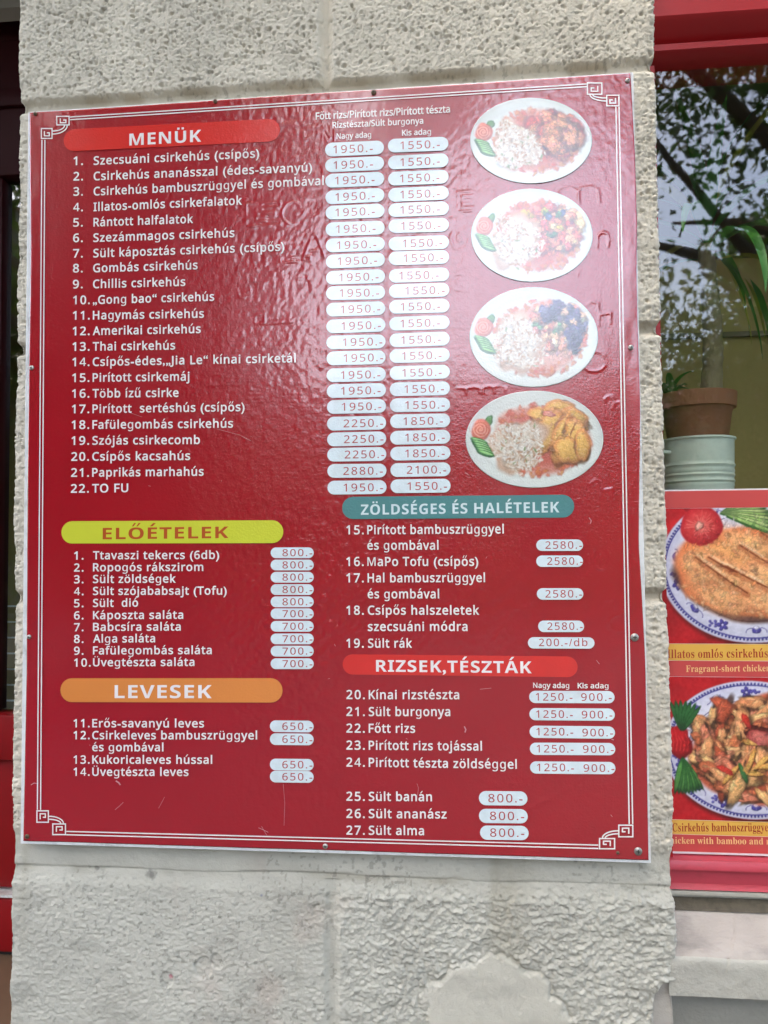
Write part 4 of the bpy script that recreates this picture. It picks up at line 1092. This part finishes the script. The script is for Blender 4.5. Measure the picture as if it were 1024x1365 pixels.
def dish(cx, cy, rx, ry, kind, label):
    P = Paint(cx - rx - 3, cy - ry - 3, cx + rx + 3, cy + ry + 3, .6, (226, 232, 224))
    u = (P.X - cx) / rx; v = (P.Y - cy) / ry; r = np.hypot(u, v)
    P.C *= (1 - .035 * sst(.60, .95, r) * (v > -2) - .03 * sst(.9, 1.0, r))[..., None]
    P.C *= (1 - .05 * np.exp(-((r - .80) / .03) ** 2) * (.4 + .6 * (v > 0)))[..., None]
    P.C *= (1 + .03 * v)[..., None]
    food = 1 - sst(.80, .86, np.hypot((u - .06) / .98, (v - .02) / .98))
    e = lambda a, c: (cx + a * rx, cy + c * ry)
    sauce = (190, 70, 52) if kind != 2 else (226, 160, 140)
    P.blob(*e(.10, .02), rx * .68, ry * .70, 0, sauce, (214, 140, 118), .10, .10, .05, .10, .85)
    for k in range(120):
        a, r_ = rng.random() * 6.28, .58 + .18 * rng.random(); x, y = e(.10 + r_ * .95 * math.cos(a), .02 + r_ * math.sin(a))
        P.blob(x, y, 2 + 4 * rng.random(), 2 + 2 * rng.random(), rng.random() * 3, (196 + 20 * rng.random(), 84 + 50 * rng.random(), 70), (180, 90, 74), .3, .4, .1, .1, .7)
    def chunks(n, cols, smin, smax, x0=.40, y0=-.18, sx=.42, sy=.50, irr=.22, light=.35):
        pts = sorted([(rng.uniform(-1, 1), rng.uniform(-1, 1)) for _ in range(n)], key=lambda p: p[1] + .3 * rng.random())
        for a, c in pts:
            if a * a + c * c > 1: continue
            x, y = e(x0 + sx * a, y0 + sy * c); k = cols[rng.integers(len(cols))]; s = rng.uniform(smin, smax)
            P.blob(x + .8, y + 1.2, s * 1.05, s * .78, rng.random() * 3.14, np.array(k) * .55, None, irr, .25, .1, .05, .45)
            P.blob(x, y, s, s * rng.uniform(.5, .85), rng.random() * 3.14, np.minimum(250, np.array(k) * 1.08 + 8), np.array(k) * .76, irr, .14, light, .12)
            P.blob(x - s * .25, y - s * .3, s * .3, s * .16, rng.random() * 3.14, np.minimum(255, np.array(k) * 1.25 + 22), None, .3, .5, 0, .05, .55)
    if kind == 0:
        chunks(70, [(184, 72, 56), (202, 104, 72), (214, 136, 96), (168, 56, 48), (206, 120, 88), (190, 84, 70)], 7, 14)
        P.blob(*e(.26, .04), 4, 10, .3, (70, 50, 78), (50, 30, 50), .3)
        chunks(16, [(220, 150, 108), (210, 134, 98)], 9, 15, .50, -.08, .24, .30)
    elif kind == 1:
        chunks(90, [(226, 132, 104), (232, 164, 124), (220, 110, 92), (236, 190, 130), (214, 96, 90)], 5, 10)
        for k in range(8): P.blob(*e(.05 + .5 * rng.random(), -.6 + .6 * rng.random()), 5, 4, rng.random() * 3, ((70, 128, 80), (80, 110, 150), (214, 190, 70), (60, 116, 70))[k % 4], None, .25)
        for k in range(6): P.blob(*e(-.15 + .12 * rng.random(), -.52 + .12 * rng.random()), 6, 4, rng.random() * 3, (212, 180, 70), (180, 120, 60), .25)
    elif kind == 2:
        chunks(70, [(234, 178, 138), (226, 152, 120), (238, 196, 150), (220, 132, 116)], 5, 10, irr=.3)
        for k in range(30):
            a, r_ = rng.uniform(-2.5, .9), rng.uniform(.55, 1.0); x, y = e(.36 + .42 * r_ * math.cos(a), -.16 + .50 * r_ * math.sin(a))
            P.blob(x, y, rng.uniform(6, 11), rng.uniform(5, 8), rng.random() * 3, ((92, 90, 124), (112, 110, 138), (74, 70, 98))[k % 3], (62, 58, 88), .36, .16, .35, .16)
        chunks(16, [(234, 178, 138), (240, 198, 160)], 4, 7, .35, -.22, .30, .34, .3)
        for k in range(4): P.blob(*e(-.05 + .5 * rng.random(), -.3 + .3 * rng.random()), 6, 3, rng.random() * 3, (112, 158, 110), None, .2)
    else:
        chunks(36, [(222, 160, 84), (214, 140, 78), (226, 178, 96)], 6, 11, .34, -.38, .44, .26)
        for (a, c, w, h, ro) in ((.10, -.50, 16, 10, .3), (.36, -.62, 22, 12, -.2), (.58, -.42, 20, 14, .3), (.22, -.18, 18, 30, .5), (.44, -.02, 17, 34, .15), (.62, -.02, 15, 30, -.25), (.50, .22, 20, 18, .2), (.70, .12, 10, 20, -.1)):
            P.blob(*e(a, c + .03), w * 1.04, h * 1.02, ro, (140, 84, 40), None, .14, .1, .1, .05, .7)
            P.blob(*e(a, c), w, h, ro, (226, 176, 94), (204, 132, 76), .16, .10, .24, .12)
        P.stroke([e(.62, -.38), e(.56, -.20), e(.52, -.05)], 1.4, (110, 60, 40), .8); P.stroke([e(.44, -.45), e(.30, -.3)], 1.6, (150, 86, 50), .7)
        P.blob(*e(.22, -.52), 8, 4, .1, (226, 150, 124), (190, 100, 90), .2)
    for k in range(420 if kind < 3 else 90):            # sauce, shreds and glints break the pieces up
        a, c = rng.uniform(-1, 1), rng.uniform(-1, 1)
        if a * a + c * c > 1: continue
        x, y = e(.38 + .44 * a, -.12 + .56 * c); j, i = int((y - P.y0) / P.step), int((x - P.x0) / P.step); k0 = P.C[j, i].copy()
        P.blob(x, y, rng.uniform(1.2, 4.2), rng.uniform(.9, 2.4), rng.random() * 3.14, k0 * rng.uniform(.90, 1.18) + rng.normal(size=3) * 7 + 8, None, .4, .4, .1, .05, .7)
    rice_heap(P, *e(-.24, .14), rx * .36, ry * .58, 520)
    rose(P, *e(-.785, -.20), rx * .155); cucumbers(P, *e(-.81, .04), rx / 92)
    # the print bleeds out to white paper around the food
    outside = sst(.90, .96, r)[..., None] * (np.abs(P.C - 228).mean(-1) > 40)[..., None]
    P.C = P.C * (1 - outside) + 226 * outside
    P.C += (fbm(P.X * .45, P.Y * .45, 3, 3) - .5)[..., None] * 24 * food[..., None]
    nr_, na = 96, 300; rr = np.linspace(0, 1, nr_) ** .85; aa = np.linspace(0, 2 * np.pi, na, endpoint=False)
    RR, AA = np.meshgrid(rr, aa, indexing='ij'); px = cx + rx * RR * np.cos(AA); py = cy + ry * RR * np.sin(AA)
    col = linarr(P.sample(px, py)).reshape(-1, 3) * .88
    c00, c10, c01 = at(cx - rx, cy), at(cx + rx, cy), at(cx, cy - ry); cb = at(cx, cy + ry)
    ex = (c10 - c00) / 2; ez = (c01 - cb) / 2; c0 = (c00 + c10) / 2
    V = np.stack([c0.x + ex.x * RR * np.cos(AA) - ez.x * RR * np.sin(AA), np.full(RR.shape, Y1 - .0001), c0.z + ex.z * RR * np.cos(AA) - ez.z * RR * np.sin(AA)], -1).reshape(-1, 3)
    i = np.arange(nr_ - 1)[:, None] * na + np.arange(na)[None]; j = np.arange(nr_ - 1)[:, None] * na + (np.arange(na)[None] + 1) % na
    F = np.stack([i, i + na, j + na, j], -1).reshape(-1, 4)
    # a hair of thickness at the rim
    rim = (nr_ - 1) * na + np.arange(na); n0 = len(V); V = np.concatenate([V, V[rim] + [0, .0003, 0]]); col = np.concatenate([col, col[rim]])
    F = np.concatenate([F, np.stack([rim, n0 + np.arange(na), n0 + (np.arange(na) + 1) % na, np.roll(rim, -1)], 1)])
    o = link('dish_picture', npmesh('dish_picture', V, F, True, col), 'picture', board); o['label'] = label


dish(708, 188, 81, 57, 0, 'printed oval plate of rice and red glazed chicken, topmost')
dish(709, 314, 81, 62, 1, 'printed oval plate of rice and diced vegetables, second from top')
dish(711.5, 449.5, 85.5, 66.5, 2, 'printed oval plate of rice with dark mushrooms, third from top')
dish(712.5, 585.5, 91.5, 64.5, 3, 'printed oval plate of rice with golden sliced meat, lowest')

# --- screws, scuffs
for (px, py, m, r_) in ((48, 152.5, 'screw_old', 2.8), (287.5, 135.8, 'screw_old', 3), (498.5, 124, 'screw_old', 3.6), (836.3, 108, 'screw', 3), (43, 490.5, 'screw', 3.2), (840.8, 463.5, 'screw', 3.4), (39.6, 848.7, 'screw', 3), (845.8, 849.4, 'screw', 5), (37, 1114.6, 'screw_old', 3.2), (434, 1127.4, 'screw', 3.4), (850.4, 1134.2, 'screw', 5), (823.2, 1136, 'screw_old', 2)):
    c = at(px, py); r = r_ * .00135
    b = MB(); vs = []
    for (q, d) in ((1, 0), (.96, .0011), (.75, .0021), (.35, .0026), (.02, .0027)):
        vs.append([b.bm.verts.new((c.x + r * q * math.cos(2 * math.pi * k / 20), YP - .0001 - d, c.z + r * q * math.sin(2 * math.pi * k / 20))) for k in range(20)])
    for a, e in zip(vs, vs[1:]):
        for k in range(20): b.bm.faces.new((a[k], a[(k + 1) % 20], e[(k + 1) % 20], e[k]))
    o = b.build('screw', m, board, True)
    b = MB(); b.box(c.x - r * .5, c.x + r * .5, YP - .0031, YP - .0024, c.z - r * .1, c.z + r * .1); b.box(c.x - r * .1, c.x + r * .1, YP - .0030, YP - .0025, c.z - r * .5, c.z + r * .5); b.build('slot', 'dark_slot', o)
b = MB(); rs = random.Random(11)
for pts, w in (([(155, 1040.5), (159, 1043), (161, 1046)], .004), ([(42, 1046), (46, 1043.5), (51, 1044)], .0022), ([(154, 1079), (160, 1074), (165, 1069)], .0012), ([(345, 1103), (352, 1106), (358, 1109)], .0014), ([(349, 1101), (356, 1113)], .001),
               ([(619, 968), (621, 972), (620, 976)], .0035), ([(290, 572), (320, 580), (335, 588)], .0008), ([(212, 1077), (220, 1062)], .0008), ([(640, 918.5), (655, 917)], .0012), ([(378, 1045), (380, 1070), (379, 1100)], .0009), ([(815, 985), (818, 986)], .003), ([(170, 549), (190, 556)], .0007),
               ([(785, 690), (788, 694), (787, 698)], .002), ([(795, 880), (799, 885)], .0014), ([(556, 1066), (558, 1050), (556, 1044)], .0008), ([(620, 630), (626, 634)], .0012)):
    b.ribbon([P2(*p) for p in pts], w * .6, Y1 + .00003)
for k in range(14):
    x, y = rs.uniform(50, 830), rs.uniform(500, 1110); a = rs.uniform(0, 6.28); l = rs.uniform(1.5, 5)
    b.ribbon([P2(x, y), P2(x + l * math.cos(a), y + l * math.sin(a))], .0006, Y1 + .00003)
b.build('scuff_mark', 'scuff', board)

# ================================================================== food poster on the window glass
FY = WY - .006
post = thing('food_poster', 'tall poster of two chicken dishes on patterned plates stuck to the window glass', 'poster', (at(960, 1139, FY).x, FY, at(960, 1139, FY).z))
fx0, fx1 = .598, at(1003, 760, FY).x * 2 - .598 + .005
ztop, zbot = at(950, 652, FY).z, at(950, 1139, FY).z
b = MB(); b.box(fx0, fx1, FY, FY + .004, zbot, ztop); b.build('sheet', 'poster_sheet', post)
zq = lambda py: at(950, py, FY).z
Yq = FY - .0004


def strip(py0, py1, m, name='band', parent=post, Y=Yq):
    b = MB(); b.slab([(fx0 + .001, zq(py1)), (fx1 - .001, zq(py1)), (fx1 - .001, zq(py0)), (fx0 + .001, zq(py0))], Y, .0003); return b.build(name, m, parent)


strip(654, 677, 'cap_red', 'top_band')
y1_ = strip(858.5, 880.5, 'cap_yellow', 'caption_strip'); r1_ = strip(881, 902, 'cap_red', 'caption_strip')
y2_ = strip(1094, 1113, 'cap_yellow', 'caption_strip'); r2_ = strip(1113.5, 1136, 'cap_red', 'caption_strip')
LT = dict(st='serif', Y=Yq - .0003, PY=FY, space=.02)
Letters().line('Illatos omlós csirkehús', 889.5, 877.2, 1023.5, 876.2, 11.4, **LT).build('lettering', 'cap_ink_red', y1_)
Letters().line('Fragrant-short chicken', 914.5, 895.6, 1027, 894.6, 8.6, **LT).build('lettering', 'cap_ink_cream', r1_)
Letters().line('Csirkehús bambuszrüggyel', 896.3, 1108.2, 1027.5, 1108, 11, **LT).build('lettering', 'cap_ink_red', y2_)
Letters().line('Chicken with bamboo and mushrooms', 885.5, 1124.2, 1081, 1126, 8.8, **LT).build('lettering', 'cap_ink_cream', r2_)


def poster_dish(py0, py1, cx, cy, rx, ry, kind, label):
    x0 = 880; x1 = 1003 * 2 - 880 + 4
    P = Paint(x0, py0, x1, py1, .75, (190, 26, 34))
    P.C *= (.80 + .4 * fbm(P.X * .03, P.Y * .05, 4 + kind, 3))[..., None]
    for k in range(10):
        x, y = rng.uniform(x0, x1), rng.uniform(py0, py1); P.stroke([(x, y), (x + rng.uniform(-60, 60), y + rng.uniform(-30, 30)), (x + rng.uniform(-90, 90), y + rng.uniform(-50, 50))], 7, (110, 10, 18), .5)
    P.blob(cx + 3, cy + 4, rx * 1.015, ry * 1.02, 0, (90, 8, 14), None, 0, .05, 0, 0, .7)
    P.blob(cx, cy, rx, ry, 0, (222, 222, 232), (196, 196, 214), 0, .012, .06, .01)
    nn = 150
    for k in range(nn):
        a = 2 * math.pi * k / nn; P.blob(cx + rx * .955 * math.cos(a), cy + ry * .955 * math.sin(a), 1.7, 1.4, a, (62, 58, 140), None, .1, .4)
    ring = lambda q, w, c, al: P.stroke([(cx + rx * q * math.cos(t), cy + ry * q * math.sin(t)) for t in np.linspace(0, 6.284, 120)], w, c, al)
    ring(.935, 1.6, (58, 56, 136), .9); ring(.715, 1.2, (80, 80, 120), .8)
    for k in range(14):
        a = 2 * math.pi * (k + .4) / 14; x, y = cx + rx * .83 * math.cos(a), cy + ry * .83 * math.sin(a)
        ta = math.atan2(ry * math.cos(a), -rx * math.sin(a)); c = (74, 66, 148)
        if k % 2 == 0:
            for q in range(5): P.blob(x + 4.6 * math.cos(q * 1.257 + a), y + 4.6 * math.sin(q * 1.257 + a), 3.6, 2.7, q * 1.257 + a, c, (44, 40, 110), .12, .2)
            P.blob(x, y, 1.8, 1.8, 0, (200, 196, 224))
            for q in range(7): P.blob(x + 12 * math.cos(ta) + rng.normal() * 3, y + 12 * math.sin(ta) + rng.normal() * 2.4, 2.0, 1.8, 0, (96, 90, 166), (60, 54, 130), .1, .3)
        else:
            P.blob(x, y, 6.5, 4.4, ta, c, (44, 40, 110), .12, .15); P.blob(x - 2 * math.sin(ta), y - 3, 4, 2.6, ta, (214, 212, 228), None, .05, .2)
            P.stroke([(x + math.cos(ta) * t * 13 + 3 * math.sin(t * 6), y + math.sin(ta) * t * 13 + 3 * math.cos(t * 6)) for t in np.linspace(-1, 1, 14)], 1.3, (110, 106, 160), .8)
    P.blob(cx, cy, rx * .70, ry * .70, 0, (226, 220, 222), (206, 200, 208), 0, .03, .04, .01)
    e = lambda a, c: (cx + a * rx, cy + c * ry)
    if kind == 0:
        # a sliced breaded cutlet, a tomato and a cucumber fan
        P.blob(*e(.03, .13), rx * .86, ry * .60, .12, (120, 60, 40), None, .08, .05, .1, .06, .8)
        P.blob(*e(.02, .09), rx * .86, ry * .60, .12, (234, 168, 104), (208, 112, 66), .09, .05, .10, .10)
        for (a, c, w, h, ro) in ((-.52, .02, .26, .30, .4), (.05, -.26, .40, .20, .4), (.50, -.10, .30, .30, .5), (-.18, .12, .34, .22, .5), (.20, .22, .40, .22, .5), (-.30, .44, .40, .16, .3), (.28, .50, .42, .16, .2)):
            P.blob(*e(a, c), w * rx, h * ry, ro, (234, 178, 124), (214, 140, 94), .2, .45, .25, .10, .7)
        for k in range(420):
            a, c = rng.uniform(-.82, .86), rng.uniform(-.5, .68)
            if (a / .82) ** 2 + ((c - .09) / .58) ** 2 < 1: P.blob(*e(a, c), rng.uniform(1.5, 5), rng.uniform(1, 3.4), rng.random() * 3.14, ((236, 186, 132), (214, 140, 92), (200, 116, 76), (240, 198, 150))[k % 4], None, .4, .5, .1, .05, .42)
        for (p, q) in (((-.12, -.30), (.30, .02)), ((-.28, -.02), (.45, .42)), ((.12, -.46), (.62, -.06)), ((-.46, -.14), (-.16, .06)), ((.34, .06), (.66, .26)), ((-.60, -.14), (-.05, .34))):
            m_ = ((p[0] + q[0]) / 2 + .02, (p[1] + q[1]) / 2 + .03); P.stroke([e(p[0], p[1] + .02), e(m_[0], m_[1] + .03), e(q[0], q[1] + .02)], 7, (176, 92, 52), .45); P.stroke([e(*p), e(*m_), e(*q)], 2.0, (120, 54, 30), .8); P.stroke([e(p[0] + .02, p[1] - .03), e(m_[0] + .02, m_[1] - .03)], 2.6, (244, 214, 176), .5)
        P.blob(*e(.52, -.32), 16, 9, .5, (238, 214, 190), None, .2, .3)
        x, y = e(-.53, -.56); r = rx * .23
        P.blob(x, y, r, r * .92, 0, (206, 62, 62), (178, 30, 40), .05, .06, .15, .05)
        for k in range(46):
            a = k * .41; q = rng.uniform(.25, .85); P.stroke([(x + r * .15 * math.cos(a), y + r * .15 * math.sin(a)), (x + r * q * math.cos(a), y + r * .9 * q * math.sin(a))], 1.3, ((236, 128, 116), (224, 96, 90))[k % 2], .6)
        P.blob(x - r * .1, y, r * .18, r * .2, 0, (240, 170, 150), None, .3, .4)
        x, y = e(-.32, -.70)
        for k in range(11):
            a = -.55 + k * .10; L = rx * (.30 + .035 * k); P.blob(x + math.cos(a) * L * .6, y + math.sin(a) * L * .45 - 2, L * .55, 4.2, a * .8, (54, 104, 46), (36, 80, 34), .04, .1)
            P.blob(x + math.cos(a) * L * .6, y + math.sin(a) * L * .45 - 3.2, L * .52, 2.5, a * .8, ((158, 190, 108), (196, 212, 140))[k % 2], None, .04, .2)
    else:
        P.blob(*e(.05, .0), rx * .74, ry * .76, 0, (176, 96, 60), (190, 90, 60), .12, .05, .05, .1)
        pts = sorted([(rng.uniform(-1, 1), rng.uniform(-1, 1)) for _ in range(190)], key=lambda p: p[1] + .5 * rng.random())
        cols = [(222, 146, 96), (206, 112, 72), (228, 160, 106), (190, 88, 58), (234, 178, 116), (220, 130, 98), (212, 122, 78)]
        for a, c in pts:
            if a * a + c * c > 1: continue
            s = rng.uniform(10, 23); k = np.array(cols[rng.integers(7)]); x, y = e(.06 + .72 * a, .0 + .72 * c); ro = rng.random() * 3.14; f_ = rng.uniform(.24, .58)
            P.blob(x + 1, y + 1.8, s * 1.1, s * f_ * 1.12, ro, k * .36, None, .25, .2, 0, .04, .75)
            P.blob(x, y, s, s * f_, ro, k, k * .68, .25, .12, .35, .10)
            P.blob(x - s * .2, y - s * .25, s * .42, s * .12, ro, np.minimum(255, k * 1.2 + 24), None, .3, .5, 0, .03, .6)
        for k in range(9):
            x, y = e(rng.uniform(-.4, .5), rng.uniform(-.35, .4)); ro = rng.uniform(-1.2, .2); P.blob(x + 1, y + 1, 17, 3.8, ro, (140, 90, 40)); P.blob(x, y, 17, 3.4, ro, (230, 180, 96), (206, 140, 70), .08, .1, .2)
        x, y = e(.12, -.22); P.blob(x, y, 25, 11, .25, (92, 34, 26), (60, 18, 16), .1, .06); P.blob(x + 2, y + 5, 24, 9, .3, (196, 104, 92), (150, 60, 56), .1, .1)
        for (a, c, ro) in ((.50, -.30, .3), (.44, .22, .2), (.56, .12, .8), (-.10, .34, 1.2)): P.blob(*e(a, c), 14, 3.6, ro, (62, 116, 60), (30, 74, 34), .1)
        for (a, c, ro) in ((-.05, -.42, 1.1), (-.30, .30, .4), (.36, -.44, .6)): P.blob(*e(a, c), 12, 4, ro, (206, 58, 44), (160, 30, 28), .15)
        x, y = e(-.84, -.10); P.blob(x, y, 20, 22, 0, (186, 22, 30), (140, 10, 20), .18, .08, .25, .08)
        for q in range(6): P.stroke([(x - 14 + 5 * q, y - 12 + rng.normal() * 4), (x - 10 + 5 * q, y), (x - 12 + 5 * q, y + 12)], 1.6, (226, 70, 66), .6)
        for q in range(7):
            a = -1.9 + q * .16; P.blob(x + 6 + 24 * math.cos(a), y - 14 + 22 * math.sin(a), 20, 3.4, a, (44, 100, 48), (20, 62, 28), .06, .12)
        for q in range(9):
            a = 1.0 + q * .10; P.blob(x + 6 + 26 * math.cos(a), y + 22 + 24 * math.sin(a), 24, 4, a, (58, 118, 54) if q % 2 else (84, 142, 66), (24, 70, 30), .05, .12)
    for k in range(700):                                # grain, glints and crumbs of the printed photograph
        a, c = rng.uniform(-.8, .8), rng.uniform(-.7, .7); x, y = e(a, c)
        if (a / .78) ** 2 + (c / .72) ** 2 > 1: continue
        j, i = int((y - P.y0) / P.step), int((x - P.x0) / P.step)
        if 0 <= j < P.ny and 0 <= i < P.nx: P.blob(x, y, rng.uniform(1.2, 5), rng.uniform(.8, 2.2), rng.random() * 3.14, P.C[j, i] * rng.uniform(.84, 1.22) + rng.normal(size=3) * 5, None, .4, .4, .1, .06, .6)
    P.C += (fbm(P.X * .3, P.Y * .3, 3, 4) - .5)[..., None] * 26
    # grid of print points
    nx, ny = int((x1 - x0) / .9), int((py1 - py0) / .9)
    U, Vv = np.meshgrid(np.linspace(0, 1, nx), np.linspace(0, 1, ny))
    xa, xb = fx0 + .001, fx1 - .001; xs_ = at(x0, cy, FY).x; xe_ = at(x1, cy, FY).x
    PX = x0 + (xa + (xb - xa) * U - xs_) / (xe_ - xs_) * (x1 - x0)
    col = linarr(P.sample(PX, py0 + (py1 - py0) * Vv)).reshape(-1, 3) * .97
    Vt = np.stack([xa + (xb - xa) * U, np.full(U.shape, Yq), zq(py0) + (zq(py1) - zq(py0)) * Vv], -1).reshape(-1, 3)
    o = link('dish_picture', npmesh('dish_picture', Vt, gridfaces(ny, nx)[:, ::-1], True, col), 'poster_picture', post); o['label'] = label


poster_dish(677.3, 858, 1003, 757, 124, 100, 0, 'sliced breaded chicken cutlet on blue patterned plate')
poster_dish(902.5, 1093.5, 1003, 999, 118, 92, 1, 'chicken with bamboo on blue patterned plate')
